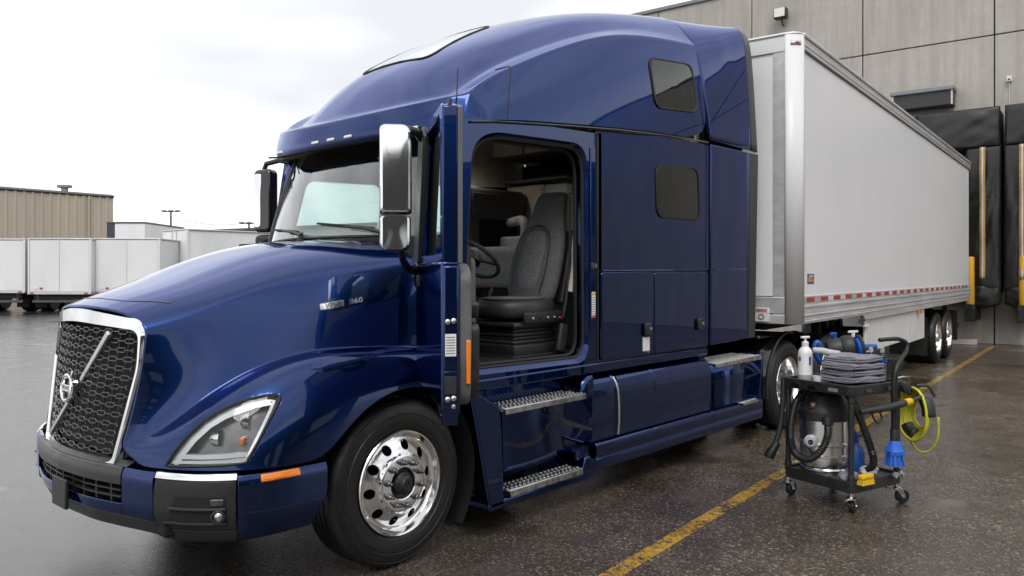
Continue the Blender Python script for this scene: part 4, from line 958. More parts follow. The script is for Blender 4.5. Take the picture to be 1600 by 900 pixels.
def asphalt_nodes(N, L, b):
    t = N.new('ShaderNodeTexCoord').outputs['Object']
    vo = N.new('ShaderNodeTexVoronoi'); vo.inputs['Scale'].default_value = 78; L.new(t, vo.inputs['Vector'])
    vo2 = N.new('ShaderNodeTexVoronoi'); vo2.inputs['Scale'].default_value = 170; L.new(t, vo2.inputs['Vector'])
    big = noise(N, L, t, .35, 6, .6); mid = noise(N, L, t, 2.2, 6, .65); fine = noise(N, L, t, 70, 5, .7, 1.6)
    base = ramp(N, L, mid, [(.3, (.058,.046,.037)), (.7, (.106,.086,.069))])
    sx = N.new('ShaderNodeSeparateXYZ'); L.new(t, sx.inputs[0])
    ap = N.new('ShaderNodeMath'); ap.operation = 'MULTIPLY_ADD'; ap.inputs[1].default_value = -.66; ap.inputs[2].default_value = 2.0; L.new(sx.outputs[0], ap.inputs[0])
    ap2 = N.new('ShaderNodeMath'); ap2.operation = 'MULTIPLY_ADD'; ap2.inputs[1].default_value = .75; L.new(sx.outputs[1], ap2.inputs[0]); L.new(ap.outputs[0], ap2.inputs[2])
    ap3 = N.new('ShaderNodeMath'); ap3.operation = 'MULTIPLY_ADD'; ap3.inputs[1].default_value = 4.0; L.new(mid, ap3.inputs[0]); L.new(ap2.outputs[0], ap3.inputs[2])
    mr = N.new('ShaderNodeMapRange'); mr.inputs[1].default_value = .8; mr.inputs[2].default_value = 4.2; L.new(ap3.outputs[0], mr.inputs[0])
    apron = mr.outputs[0]   # the smoother worn concrete on the far side of the tractor
    base = mixc(N, L, apron, base, ramp(N, L, mid, [(.3, (.048,.046,.045)), (.7, (.085,.082,.08))]))
    stone_glint0 = ramp(N, L, vo.outputs['Color'], [(.15, (.5,.48,.46)), (.7, (1.25,1.2,1.14)), (.92, (4.0,3.8,3.5))])  # aggregate tones; the palest stop also paints wet glints into the colour
    stone_glint = mixc(N, L, mixc(N, L, 1.0, (.75,.75,.75), apron, 'MULTIPLY'), stone_glint0, (1.,1.,1.)); col = mixc(N, L, 1.0, base, stone_glint, 'MULTIPLY')
    wet = mixc(N, L, 1.0, ramp(N, L, big, [(.42, 0.), (.66, 1.)]), apron, 'LIGHTEN')
    col = mixc(N, L, wet, col, mixc(N, L, 1.0, col, (.62,.6,.6), 'MULTIPLY'))
    r = mixc(N, L, wet, ramp(N, L, mid, [(.3, .20), (.7, .34)]), ramp(N, L, mid, [(.35, .07), (.65, .18)]))
    h = mixc(N, L, .5, ramp(N, L, vo.outputs['Distance'], [(0, 1.), (.75, 0.)]), fine)
    h = mixc(N, L, .35, h, ramp(N, L, vo2.outputs['Distance'], [(0, 1.), (.8, 0.)]))
    bp = N.new('ShaderNodeBump'); bp.inputs['Distance'].default_value = .006
    st = mixc(N, L, wet, (.8,.8,.8), (.45,.45,.45)); st = mixc(N, L, apron, st, (.34,.34,.34)); L.new(st, bp.inputs['Strength'])
    L.new(h, bp.inputs['Height']); L.new(bp.outputs[0], b.inputs['Normal']); L.new(r, b.inputs['Roughness'])
    cw = mixc(N, L, wet, (.10,.10,.10), (.62,.62,.62)); cw = mixc(N, L, apron, cw, (.40,.40,.40)); L.new(cw, b.inputs['Coat Weight']); b.inputs['Coat IOR'].default_value = 1.38
    L.new(ramp(N, L, mid, [(.3, .10), (.62, .30)]), b.inputs['Coat Roughness'])
    bc = N.new('ShaderNodeBump'); bc.inputs['Distance'].default_value = .005; L.new(mixc(N, L, apron, (.45,.45,.45), (.17,.17,.17)), bc.inputs['Strength']); L.new(h, bc.inputs['Height']); L.new(bc.outputs[0], b.inputs['Coat Normal'])
    pud = ramp(N, L, noise(N, L, t, .55, 3, .5), [(.60, 0.), (.66, 1.)])
    for sock in (bp.inputs['Strength'], bc.inputs['Strength']):
        src = sock.links[0].from_socket; L.new(mixc(N, L, pud, src, (.05,.05,.05)), sock)
    src = b.inputs['Coat Roughness'].links[0].from_socket; L.new(mixc(N, L, pud, src, (.03,.03,.03)), b.inputs['Coat Roughness'])
    src = b.inputs['Coat Weight'].links[0].from_socket; L.new(mixc(N, L, pud, src, (1.,1.,1.)), b.inputs['Coat Weight'])
    col = mixc(N, L, pud, col, mixc(N, L, 1.0, col, (.6,.6,.6), 'MULTIPLY'))
    return t, col, mid, fine
m, N, L, b = nodes('asphalt'); t, col, mid, fine = asphalt_nodes(N, L, b); L.new(col, b.inputs['Base Color'])
m, N, L, b = nodes('line_paint'); t, col, mid, fine = asphalt_nodes(N, L, b)
wear = noise(N, L, t, 28, 6, .75, .6); wear2 = noise(N, L, t, 3, 4, .6)
w_ = N.new('ShaderNodeMath'); w_.operation = 'MULTIPLY_ADD'; w_.inputs[1].default_value = .45; L.new(wear2, w_.inputs[0]); L.new(wear, w_.inputs[2])
f_ = ramp(N, L, w_.outputs[0], [(.66, 1.), (.82, 0.)])
L.new(mixc(N, L, f_, col, ramp(N, L, mid, [(.3, (.42,.23,.018)), (.7, (.62,.37,.04))])), b.inputs['Base Color'])
gnd = MB()
ng = 24; ext = 900
gnd.add([(-ext,-ext,0),(ext,-ext,0),(ext,ext,0),(-ext,ext,0)], [(0,1,2,3)])
tag(gnd.build('ground', 'asphalt', smooth=0), None, None, kind='structure')

# ================================================================ TRAILER (own frame: x back, y across, z up)
TRZ = R(4.08)
TM = Matrix.Translation((6.61, -1.52, 0)) @ Matrix.Rotation(TRZ, 4, 'Z')
def troot(name, x=0, y=0): 
    p = TM @ Vector((x, y, 0)); return empty(name, p, TRZ)
for k, (y0, x0, x1, lb) in enumerate(((-.36, -9, 13.6, 'worn yellow bay line running past the cart beside the truck'), (-4.3, -6, 13.6, 'worn yellow bay line at the far right of the yard'))):
    o = MB().box2((x0, y0-.055, .002), (x1, y0+.055, .005)).build('bay_line', 'line_paint', smooth=0); o.location = (6.61, -1.52, 0); o.rotation_euler = (0,0,TRZ); tag(o, None, None, kind='structure')

m, N, L, b = nodes('trailer_white'); t = N.new('ShaderNodeTexCoord').outputs['Object']
mp = N.new('ShaderNodeMapping'); mp.inputs['Scale'].default_value = (2.2, 2.2, .12); L.new(t, mp.inputs[0])
st = noise(N, L, mp.outputs[0], 1.6, 5, .6); dirt = noise(N, L, t, 1.1, 6, .6)
L.new(mixc(N, L, .5, ramp(N, L, st, [(.35, (.835,.84,.85)), (.65, (.86,.86,.87))]), ramp(N, L, dirt, [(.3, (.79,.79,.80)), (.6, (.86,.86,.865))])), b.inputs['Base Color'])
b.inputs['Roughness'].default_value = .32
bp = N.new('ShaderNodeBump'); bp.inputs['Strength'].default_value = .05; bp.inputs['Distance'].default_value = .01; L.new(st, bp.inputs['Height']); L.new(bp.outputs[0], b.inputs['Normal'])
mat('post_white', (.74,.74,.745), .36, .0, rvar=.06)
mat('rail_alu', (.60,.60,.61), .45, .45, var=.14, vscale=3, rvar=.1, aniso=(.4,1,3))
mat('skirt_white', (.72,.72,.70), .4, var=.08, vscale=2)
mat('sticker_blue', (.04,.08,.30), .4); mat('sticker_orange', (.7,.22,.04), .4)

trl = troot('semi_trailer'); tag(trl, 'long white box trailer backed up to the loading dock', 'trailer')
LT, WT, Z0, Z1 = 12.5, 2.6, 1.20, 4.32
box('side_wall', (.17, .012, 1.50), (LT-.1, .05, 4.16), 'trailer_white', trl, 0)
box('side_wall', (.17, WT-.05, 1.50), (LT-.1, WT-.012, 4.16), 'trailer_white', trl, 0)
box('front_wall', (.012, .2, 1.50), (.05, WT-.2, 4.13), 'trailer_white', trl, 0)
box('roof_skin', (.05, .05, 4.24), (LT-.05, WT-.05, 4.28), 'trailer_white', trl, 0)
box('cargo_floor', (.05, .05, 1.26), (LT-.05, WT-.05, 1.36), 'void', trl, 0)
box('rear_door', (LT-.08, .05, 1.25), (LT-.03, WT-.05, 4.2), 'trailer_white', trl)
for y0 in (0, WT):
    s_ = 1 if y0 == 0 else -1
    arc = [(.14-.14*math.cos(R(a)), y0+s_*(.14-.14*math.sin(R(a)))) for a in range(0, 91, 9)]
    ln = [(-.0, y0+s_*.30)] + arc + [(.30, y0)]
    post = MB().grid([[(x, y, z) for x, y in arc] for z in (Z0-.0, Z1-.02)]).build('corner_post', 'post_white', trl, solid=.02)
    MB().box2((.145, y0, 1.22), (.19, y0+s_*.02, 4.16)).box2((0, y0+s_*.145, 1.22), (.02, y0+s_*.27, 4.13)).build('post_flange', 'rail_alu', trl, bevel=.002)
    rv = MB()
    for k in range(58):
        z = 1.26 + k*.05
        rv.lathe([(.006,0),(.005,.003),(.001,.004)], frame_mtx((.167, y0-s_*.0002, z), (s_,0,0), (0,0,1)), 6)
        for yy in (.16, .25): rv.lathe([(.006,0),(.005,.003),(.001,.004)], frame_mtx((-.0002, y0+s_*yy, z+.02*(yy > .2)), (0,-1,0), (0,0,1)), 6)
    o = rv.build('rivets', 'rail_alu', trl, weld=False); o['kind'] = 'stuff'
    # rails
    sy = lambda a: y0 + s_*a
    MB().box2((.145, sy(-.012), 4.16), (LT, sy(.05), 4.30)).build('top_rail', 'rail_alu', trl, bevel=.006)
    MB().box2((.13, sy(-.03), 4.285), (LT, sy(.08), 4.335)).build('top_cap', 'rail_alu', trl, bevel=.015, seg=3)
    MB().box2((.145, sy(-.014), 4.20), (LT, sy(.0), 4.208)).build('rail_groove', 'dark_steel', trl)
    MB().box2((.145, sy(-.004), 4.148), (LT, sy(.03), 4.16)).build('rail_groove', 'dark_steel', trl)
    MB().prism([(.145,1.20),(2.66,1.19),(2.80,1.12),(LT,1.13),(LT,1.50),(.145,1.50)], lambda x, z, d: (x, d, z), sy(-.012), sy(.04)).build('bottom_rail', 'rail_alu', trl, bevel=.004)
    for z, hh in ((1.29, .012), (1.385, .016), (1.225, .006)): MB().box2((.15, sy(-.02), z-hh), (LT-.02, sy(-.0), z+hh)).build('rail_rib', 'rail_alu', trl, bevel=.005)
    if s_ == 1:
        rv = MB()
        for k in range(150): rv.lathe([(.007,0),(.005,.004),(.001,.005)], frame_mtx((.22+k*.08, -.0125, 1.325 if k % 2 else 1.25), (1,0,0), (0,0,1)), 6)
        o = rv.build('rivets', 'rail_alu', trl, weld=False); o['kind'] = 'stuff'
# front rails and the service plate
for z0_, z1_, nm, m_ in ((4.13,4.30,'front_top_rail','post_white'),(1.20,1.30,'front_sill','rail_alu'),(1.31,1.49,'front_bottom_rail','rail_alu')):
    box(nm, (-.008, .14, z0_), (.05, WT-.14, z1_), m_, trl, .006)
MB().tube([(.0,WT-.14,4.31),(.0,.15,4.31),(.02,.06,4.31),(.06,.02,4.31),(.15,.0,4.31),(.3,-.01,4.31)], .022, 6).build('roof_bead', 'rail_alu', trl)
sp_ = box('service_plate', (-.03, .31, 1.22), (-.005, .47, 1.37), 'label_white', trl, .004)
MB().lathe([(.034,0),(.034,.004),(.022,.005),(.02,.002)], frame_mtx((-.031,.39,1.275), (0,-1,0), (0,0,1)), 20).build('plate_emblem', 'print_grey', sp_)
for k in range(3): box('plate_print', (-.0325, .33, 1.325+k*.014), (-.030, .45, 1.332+k*.014), 'print_red', sp_, 0)
cl_ = MB().prism(rrect(-.07,.07,4.185,4.235,.02,4), lambda a, z, d: ((.04-.707*a) - .707*d*0 + (-.0) , .04+.707*a, z), 0, 0) if False else None
lm = MB()
arc2 = [(.14-.152*math.cos(R(a)), .14-.152*math.sin(R(a))) for a in range(22, 70, 6)]
lm.grid([[(x, y, z) for x, y in arc2] for z in (4.185, 4.235)]).build('corner_lamp_base', 'rail_alu', trl, solid=.012)
arc3 = [(.14-.158*math.cos(R(a)), .14-.158*math.sin(R(a))) for a in range(40, 60, 5)]
MB().grid([[(x, y, z) for x, y in arc3] for z in (4.20, 4.22)]).build('corner_lamp', 'red_lens', trl, solid=.01)
# reflective tape: alternating pieces
x = .24; k = 0; pat = ['red_tape','white_tape','red_tape','rail_alu']
while x < LT-.3:
    wd = .30 if k % 2 == 0 else .22
    box('reflective_tape', (x, -.0155, 1.432), (x+wd-.02, -.0125, 1.482), ('red_tape' if k % 2 == 0 else ('white_tape' if (k//2) % 3 else 'rail_alu')), trl, 0, smooth=0)
    x += wd; k += 1
sk_ = box('maker_sticker', (.34, .009, 1.63), (.58, .013, 1.74), 'sticker_blue', trl, 0)
MB().prism([(.36,1.65),(.56,1.65),(.56,1.68),(.46,1.70),(.40,1.715),(.36,1.69)], lambda x, z, d: (x, d, z), .0075, .0095).build('sticker_print', 'sticker_orange', sk_, smooth=0)
box('sticker_print', (.42, .0075, 1.705), (.54, .0095, 1.725), 'white_tape', sk_, 0)
# underside
box('skirt_panel', (2.95, .03, .66), (5.72, .06, 1.12), 'skirt_white', trl, .006)
box('skirt_panel', (5.75, .03, .60), (7.15, .06, 1.12), 'skirt_white', trl, .006)
box('skirt_latch', (2.84, .0, 1.02), (3.05, .04, 1.05), 'label_white', trl, .004)
box('marker_lamp', (6.45, -.02, 1.06), (6.62, .03, 1.11), 'amber', trl, .006)
for y in (.55, 1.95): MB().tube([(2.5,y,1.2),(2.5,y,.35)], .07, 8).tube([(2.5,y,.35),(2.5,y,.3)], .14, 8).build('landing_leg', 'void', trl)
MB().tube([(2.5,.55,.7),(2.5,1.95,.7)], .04, 8).build('landing_brace', 'void', trl)
box('kingpin_plate', (.1, .4, 1.12), (2.4, 2.2, 1.2), 'void', trl)
for yy in (.8, 1.8): box('slider_rail', (6.5, yy-.06, .86), (12.3, yy+.06, 1.14), 'void', trl)
box('mud_flap', (7.5, .05, .25), (7.53, .68, .95), 'rubber', trl, 0)
box('mud_flap', (11.0, .05, .3), (11.03, .68, .95), 'rubber', trl, 0)
for x in (8.75, 9.98):
    MB().tube([(x,.4,.5),(x,2.2,.5)], .08, 10).build('axle', 'void', trl)
    wheel(trl, (x, .06, .5), -1, 'dual', toroot=Matrix.Identity(4)); wheel(trl, (x, .40, .5), -1, 'dual', toroot=Matrix.Identity(4))
    wheel(trl, (x, WT-.06, .5), 1, 'dual', toroot=Matrix.Identity(4))
box('rear_bumper', (12.3, .2, .5), (12.4, WT-.2, .62), 'dark_steel', trl)
for y in (.5, 2.1): box('bumper_strut', (12.32, y-.05, .6), (12.38, y+.05, 1.15), 'dark_steel', trl)

# ================================================================ LOADING DOCK
m, N, L, b = nodes('concrete'); t = N.new('ShaderNodeTexCoord').outputs['Object']
big = noise(N, L, t, .5, 6, .6); mid = noise(N, L, t, 3.5, 7, .68); fi_ = noise(N, L, t, 60, 4, .7)
mp = N.new('ShaderNodeMapping'); mp.inputs['Scale'].default_value = (3, 3, .22); L.new(t, mp.inputs[0]); drip = noise(N, L, mp.outputs[0], 1.4, 5, .6)
c = mixc(N, L, .5, ramp(N, L, big, [(.3, (.37,.34,.305)), (.7, (.47,.44,.40))]), ramp(N, L, mid, [(.3, (.35,.325,.295)), (.7, (.48,.455,.42))]))
c = mixc(N, L, ramp(N, L, drip, [(.42, 0.), (.62, .55)]), c, (.31,.285,.255))
vo = N.new('ShaderNodeTexVoronoi'); vo.inputs['Scale'].default_value = 9; L.new(t, vo.inputs['Vector'])
c = mixc(N, L, ramp(N, L, vo.outputs['Distance'], [(.03, .6), (.06, 0.)]), c, (.22,.20,.18))
L.new(c, b.inputs['Base Color']); b.inputs['Roughness'].default_value = .82
bp = N.new('ShaderNodeBump'); bp.inputs['Strength'].default_value = .35; bp.inputs['Distance'].default_value = .01; L.new(mixc(N, L, .5, mid, fi_), bp.inputs['Height']); L.new(bp.outputs[0], b.inputs['Normal'])
mat('curtain_black', (.014,.0135,.0135), .36, var=.3, vscale=5, rvar=.12, bump=.5, bscale=9)
mat('guide_yellow', (.36,.235,.085), .6, var=.25, vscale=14)
mat('post_yellow', (.62,.33,.012), .42, var=.12, vscale=9)
mat('vent_grey', (.20,.22,.24), .5, var=.1); mat('lamp_white', (.75,.75,.72), .3)
WX = 14.3
bld = troot('dock_warehouse', WX, 0); tag(bld, 'grey tilt-up concrete warehouse with loading docks behind the trailer', 'building')
box('wall_core', (.10, -14, 0), (3, 16, 10.0), 'void', bld, 0)
ys = [-13.9, -9.3, -6.3, -3.3, -.30, 2.77, 5.85, 8.9, 12.0, 15.9]
for a, b_ in zip(ys, ys[1:]):
    for z0, z1 in ((0, 7.66), (7.69, 10.1)):
        box('wall_panel', (0, a+.015, z0), (.22, b_-.015, z1), 'concrete', bld, .012)
box('roof_coping', (-.06, -14, 10.1), (.5, 16, 10.22), 'vent_grey', bld, .02)
for a in ys[1:-1]: box('joint_seal', (.05, a-.014, 0), (.12, a+.014, 10.05), 'void', bld, 0)
# canopy box, lamp, sensor on the wall
cb = troot('wall_vent_box', WX, 1.25); tag(cb, 'flat grey topped vent box fixed high above the dock curtain', 'vent')
box('housing', (-.42, -.70, 6.0), (0, .70, 6.36), 'satin_black', cb, .01); box('hood_cap', (-.50, -.73, 6.36), (0, .73, 6.47), 'vent_grey', cb, .02)
for y in (-.68, .68): box('end_bracket', (-.44, y-.02, 6.0), (-.42, y+.02, 6.36), 'rail_alu', cb, .003)
fl = troot('flood_light', WX, 4.9); tag(fl, 'small square flood light on the concrete wall above the trailer', 'lamp')
box('lamp_body', (-.40, -.18, 9.02), (-.14, .18, 9.32), 'satin_black', fl, .03); box('lamp_lens', (-.415, -.15, 9.05), (-.398, .15, 9.30), 'lamp_white', fl, .005)
MB().tube([(-.2,0,9.05),(-.1,0,8.9),(0,0,8.9)], .02, 6).build('lamp_bracket', 'satin_black', fl)
sn = troot('wall_sensor', WX, -.62); tag(sn, 'tiny white sensor box on the wall above the dock curtains', 'sensor')
box('sensor_body', (-.12, -.05, 6.45), (0, .05, 6.58), 'label_white', sn, .008); box('sensor_eye', (-.13, -.025, 6.48), (-.12, .025, 6.52), 'gloss_black', sn, .003)
MB().tube([(-.02,0,6.45),(-.02,0,5.8)], .012, 6).build('conduit', 'rail_alu', sn)

def cloth(name, x, ya, yb, za, zb, bulge, parent, m='curtain_black', nu=30, nv=24, seed=0, sag=0, wr=.03):
    rnd = random.Random(seed); ph = [rnd.uniform(0, 6.28) for _ in range(8)]; rows = []
    for j in range(nv+1):
        v = j/nv; row = []
        for i in range(nu+1):
            u = i/nu
            e = math.sin(math.pi*u)**.5*math.sin(math.pi*v)**.35
            d = bulge*e + wr*e*(math.sin(u*11+ph[0]+2*math.sin(v*5+ph[1]))*.5 + math.sin(v*14+ph[2]+3*math.sin(u*4+ph[3]))*.35 + math.sin((u+v)*17+ph[4])*.3)
            row.append((x-d, ya+(yb-ya)*u, za+(zb-za)*v - sag*math.sin(math.pi*u)*(1-v)))
        rows.append(row)
    return MB().grid(rows).build(name, m, parent, smooth=180, solid=.02)
def shelter(y_r, y_l, seed, label, left_pad=True):
    """y_r right edge (towards -y), y_l left edge"""
    r = troot('dock_shelter', WX, 0); tag(r, label, 'dock shelter', 'padded black dock shelters')
    D = -.85
    mid_ = (y_r+y_l)/2
    for q, (a, b_) in enumerate(((y_r, mid_), (mid_, y_l))): cloth('header_curtain', D-.02, a+.005, b_-.005, 4.80, 5.74, .12, r, seed=seed+q, sag=.04)
    for q, (a, b_) in enumerate(((y_r, y_r+.72), (y_l-.72, y_l))):
        n = 4
        cloth('side_pad', D, a, b_, 1.35, 4.82, .06, r, seed=seed+5+q, nu=14, nv=50, wr=.035)
        cloth('pad_skirt', D+.03, a, b_, 1.02, 1.50, .08, r, seed=seed+9+q, nu=14, nv=10, sag=.10)
        box('pad_core', (D+.03, a+.01, 1.30), (0, b_-.01, 4.82), 'void', r, .02)
        ym = (a+b_)/2 + (.0)
        MB().grid([[(D-.175-.02*math.sin(z*5), ym-.06, z), (D-.18-.02*math.sin(z*5), ym+.06, z)] for z in [1.62+k*.09 for k in range(36)]]).build('guide_stripe', 'guide_yellow', r, solid=.006)
        MB().grid([[(D-.182-.02*math.sin(z*5), ym-.016, z), (D-.184-.02*math.sin(z*5), ym+.016, z)] for z in [1.62+k*.09 for k in range(36)]]).build('guide_stripe_core', 'trim_tan', r, solid=.006)
    box('header_core', (D+.02, y_r+.02, 4.78), (0, y_l-.02, 5.68), 'void', r, .02)
    box('dock_door', (.0, y_r+.7, 1.2), (.03, y_l-.7, 4.8), 'vent_grey', r, 0)
    box('dock_leveler', (-.3, y_r+.72, 1.0), (0, y_l-.72, 1.2), 'dark_steel', r, .01)
    return r
shelter(-.52, 3.1, 11, 'black padded dock shelter that the trailer is backed into')
shelter(-4.22, -.60, 31, 'black padded dock shelter of the empty bay right of the trailer')
for k, (y, lb) in enumerate(((.10, 'yellow guard post between the trailer tail and the dock curtain'), (-.98, 'yellow guard post at the right edge beside the empty dock'))):
    o = troot('guard_post', WX-.95, y); tag(o, lb, 'post', 'yellow dock guard posts')
    MB().lathe([(.001,2.16),(.07,2.155),(.09,2.13),(.09,1.0),(.085,.98)], None, 24).build('post_tube', 'post_yellow', o)
    MB().box2((-.13,-.11,.60), (.95,.11,1.02)).build('rubber_bumper', 'rubber', o, bevel=.02)
    for zz in (.68, .93): MB().tube([(-.14,.06,zz),(-.125,.06,zz)], .02, 8).tube([(-.14,-.06,zz),(-.125,-.06,zz)], .02, 8).build('anchor_bolt', 'dark_steel', o)
for k, (y0, y1, lb) in enumerate(((.0, 1.15, 'low concrete wheel stop lying at the wall behind the trailer wheels'), (-2.2, -.95, 'low concrete wheel stop at the right edge by the dock wall'))):
    o = troot('wheel_stop', WX-.55, 0); tag(o, lb, 'wheel stop', 'concrete wheel stops')
    MB().prism([(-.10,0),(.10,0),(.075,.13),(-.075,.13)], lambda a, z, d: (a, d, z), y0, y1).build('concrete_block', 'concrete', o, bevel=.015)
    for yy in (y0+.2, y1-.2): MB().lathe([(.02,.13),(.02,.134),(.001,.136)], Matrix.Translation((0,yy,0)), 10).build('anchor_pin', 'dark_steel', o)

# ================================================================ BACKGROUND, camera-left
BZ = R(-48.5); cs, sn_ = math.cos(R(41.5)), math.sin(R(41.5))
def bgp(px, d):
    r = (px-800)/1230*d; return (-1.665 + sn_*r + cs*d, -4.78 - cs*r + sn_*d)
mat('box_white', (.76,.765,.77), .45, var=.08, vscale=.9, rvar=.1, aniso=(1,1,.3))
mat('beige_metal', (.45,.39,.31), .5, var=.1, vscale=.4, aniso=(1,1,.15)); mat('roof_edge', (.10,.09,.085), .5)
def bg_trailer(px, d, wid, rz, length, ztop, zbot, label, lights=True, rods=False):
    x, y = bgp(px, d); r = empty('parked_trailer', (x, y, 0), BZ + rz); tag(r, label, 'trailer', 'white trailers parked across the yard')
    # local: x to the right along the rear face, y away
    box('cargo_body', (.06, .05, zbot+.08), (wid-.06, length, ztop-.07), 'box_white', r, .02)
    box('roof_cap', (.0, .0, ztop-.07), (wid, length, ztop), 'rail_alu', r, .02)
    for xx in (0, wid-.08): box('corner_post', (xx, .0, zbot), (xx+.08, .12, ztop-.07), 'box_white', r, .01)
    box('rear_sill', (0, -.02, zbot), (wid, .1, zbot+.12), 'rail_alu', r, .01)
    for s in range(2):
        dd = box('rear_door', (.10+s*(wid-.18)/2, .02, zbot+.14), (.10+(s+1)*(wid-.18)/2-.02, .05, ztop-.1), 'box_white', r, .006)
        lx = wid/2 + (-.25 if s == 0 else .22)
        if rods: MB().tube([(lx,.0,zbot+.1),(lx,.0,ztop-.1)], .018, 6).build('lock_rod', 'steel', dd)
    if lights:
        for xx in (.12, wid-.30): box('tail_lamp', (xx, -.03, zbot+.02), (xx+.18, -.015, zbot+.09), 'red_lens', r, .004)
        for xx in (.3, .55): box('rear_label', (xx, .0, zbot+.24), (xx+.14, .018, zbot+.32), 'label_white' if xx < .5 else 'red_tape', r, 0)
    box('side_rail', (wid-.05, .1, zbot), (wid-.0, length, zbot+.16), 'rail_alu', r, .01); box('side_rail', (0, .1, zbot), (.05, length, zbot+.16), 'rail_alu', r, .01)
    box('under_frame', (.2, .1, zbot-.25), (wid-.2, length-.2, zbot), 'void', r, .02)
    for s in (.12, wid-.62):
        for yy in (1.1, 2.3):
            MB().tube([(s,yy,.5),(s+.5,yy,.5)], .5, 20).build('tyre_pair', 'rubber', r, bevel=.04)
        box('mud_flap', (s-.02, .45, .2), (s+.5, .48, zbot-.1), 'void', r, 0)
    box('under_bar', (.15, .1, .42), (wid-.15, .2, .54), 'dark_steel', r, .01)
    for xx in (.4, wid-.4): box('bar_strut', (xx-.05, .1, .5), (xx+.05, .2, zbot), 'dark_steel', r, .01)
    return r
bg_trailer(-62, 36, 2.95, 0, 11, 3.36, .86, 'white parked trailer cut off by the left edge of the view')
bg_trailer(43, 36, 2.9, 0, 11, 3.38, .80, 'white parked trailer with red and white tags, second from the left edge')
bg_trailer(146, 36.4, 3.05, R(1), 11, 3.40, .80, 'white parked trailer just behind the nose of the blue hood')
bg_trailer(254, 40, 2.6, R(-42), 12, 3.95, .85, 'white parked trailer standing at an angle behind the blue hood', rods=True)
x, y = bgp(167, 50); r = empty('freight_container', (x, y, 0), BZ); tag(r, 'white freight box with dark blue end showing above the parked trailers', 'container')
box('container_body', (.5, 0, 0), (2.4, 6, 4.95), 'box_white', r, .02); box('container_end', (0, -.02, 0), (.5, 6, 4.96), 'paint_dark', r, .02); box('container_roof', (-.02, -.05, 4.96), (2.44, 6, 5.05), 'roof_edge', r, .01)

def corrugated(name, p0, p1, z0, z1, parent, m='beige_metal', pitch=.62, depth=.06):
    a = Vector((*p0, 0)); b_ = Vector((*p1, 0)); u = (b_-a); Lw = u.length; u.normalize(); n = Vector((u.y, -u.x, 0)); pts = []; s = 0
    while s < Lw:
        for ds, dd in ((0,0),(.62*pitch,0),(.70*pitch,depth),(.92*pitch,depth)): pts.append(a + u*min(Lw, s+ds) + n*dd)
        s += pitch
    pts.append(b_)
    return MB().grid([[p + Vector((0,0,z)) for p in pts] for z in (z0, z1)]).build(name, m, parent, smooth=0)
wh = empty('beige_warehouse', (0,0,0)); tag(wh, 'tan ribbed metal warehouse behind the parked trailers at far left', 'building')
A, B = bgp(-330, 50.5), bgp(176, 66); C_ = bgp(150, 95)
corrugated('ribbed_wall', A, B, 0, 8.25, wh); corrugated('ribbed_wall', B, C_, 0, 8.25, wh)
u = (Vector(B)-Vector(A)).normalized(); n2 = Vector((u.y, -u.x))
for P, Q, nm in ((A, B, 'eave_trim'), (B, C_, 'eave_trim')):
    mb = MB(); a = Vector((*P, 8.22)); b_ = Vector((*Q, 8.22)); mb.tube([a, b_], .16, 4); mb.build(nm, 'roof_edge', wh)
dx = Vector((*B, 0))-Vector((*A, 0)); pz = Vector((*A, 0))+dx*.905
MB().tube([pz+Vector((n2.x*.12, n2.y*.12, 0)), pz+Vector((n2.x*.12, n2.y*.12, 8.1))], .08, 6).build('downpipe', 'beige_metal', wh)
MB().add([(*A, 8.3), (*B, 8.3), (*C_, 8.9), (bgp(-330,95)[0], bgp(-330,95)[1], 8.9)], [(0,1,2,3)]).build('roof_sheet', 'roof_edge', wh, smooth=0)
x, y = bgp(101, 66); rv_ = empty('roof_vent', (x, y, 0), BZ); tag(rv_, 'small grey ventilator on the roof of the tan warehouse', 'vent')
box('vent_cap', (-.5, -.3, 8.95), (.5, .3, 9.2), 'vent_grey', rv_, .03); box('vent_neck', (-.2, -.2, 8.3), (.2, .2, 8.95), 'vent_grey', rv_, .02)
x, y = bgp(330, 110); fb = empty('low_tan_building', (x, y, 0), BZ); tag(fb, 'distant low tan building seen behind the windshield pillar', 'building')
MB().prism([(0,0),(40,0),(40,9.4),(9,8.0),(0,7.6)], lambda a, z, d: (a, d, z), 0, 20).build('end_wall', 'beige_metal', fb)
MB().prism([(-.3,7.6),(9,8.0),(40,9.4),(40,9.7),(9,8.3),(-.3,7.9)], lambda a, z, d: (a, d, z), -.4, 20).build('roof', 'roof_edge', fb)
for px, d, h, lb in ((267, 85, 8.5, 'thin twin head light pole rising behind the parked trailers'), (389, 80, 6.9, 'short light pole with flat double head near the far mirror')):
    x, y = bgp(px, d); o = empty('light_pole', (x, y, 0), BZ); tag(o, lb, 'light pole', 'distant yard light poles')
    MB().lathe([(.14,0),(.09,h),(.001,h)], None, 10).build('pole', 'dark_steel', o)
    MB().box((0,0,h-.05), (1.7,.1,.1)).build('cross_arm', 'dark_steel', o)
    for s in (-.75, .0, .75): MB().box((s,0,h+.05), (.5,.35,.16)).build('lamp_head', 'vent_grey', o, bevel=.03)
pts = [bgp(p, 86) for p in (190, 267, 389)]
mbw = MB()
for (a, b_), za, zb in (((pts[0], pts[1]), 7.2, 8.0), ((pts[1], pts[2]), 8.0, 7.3)):
    mbw.tube([(a[0]+(b_[0]-a[0])*t, a[1]+(b_[1]-a[1])*t, za+(zb-za)*t-.5*math.sin(math.pi*t)) for t in [k/10 for k in range(11)]], .02, 4)
o = mbw.build('overhead_wire', 'dark_steel'); tag(o, 'faint overhead wire strung past the distant light pole', 'wire')

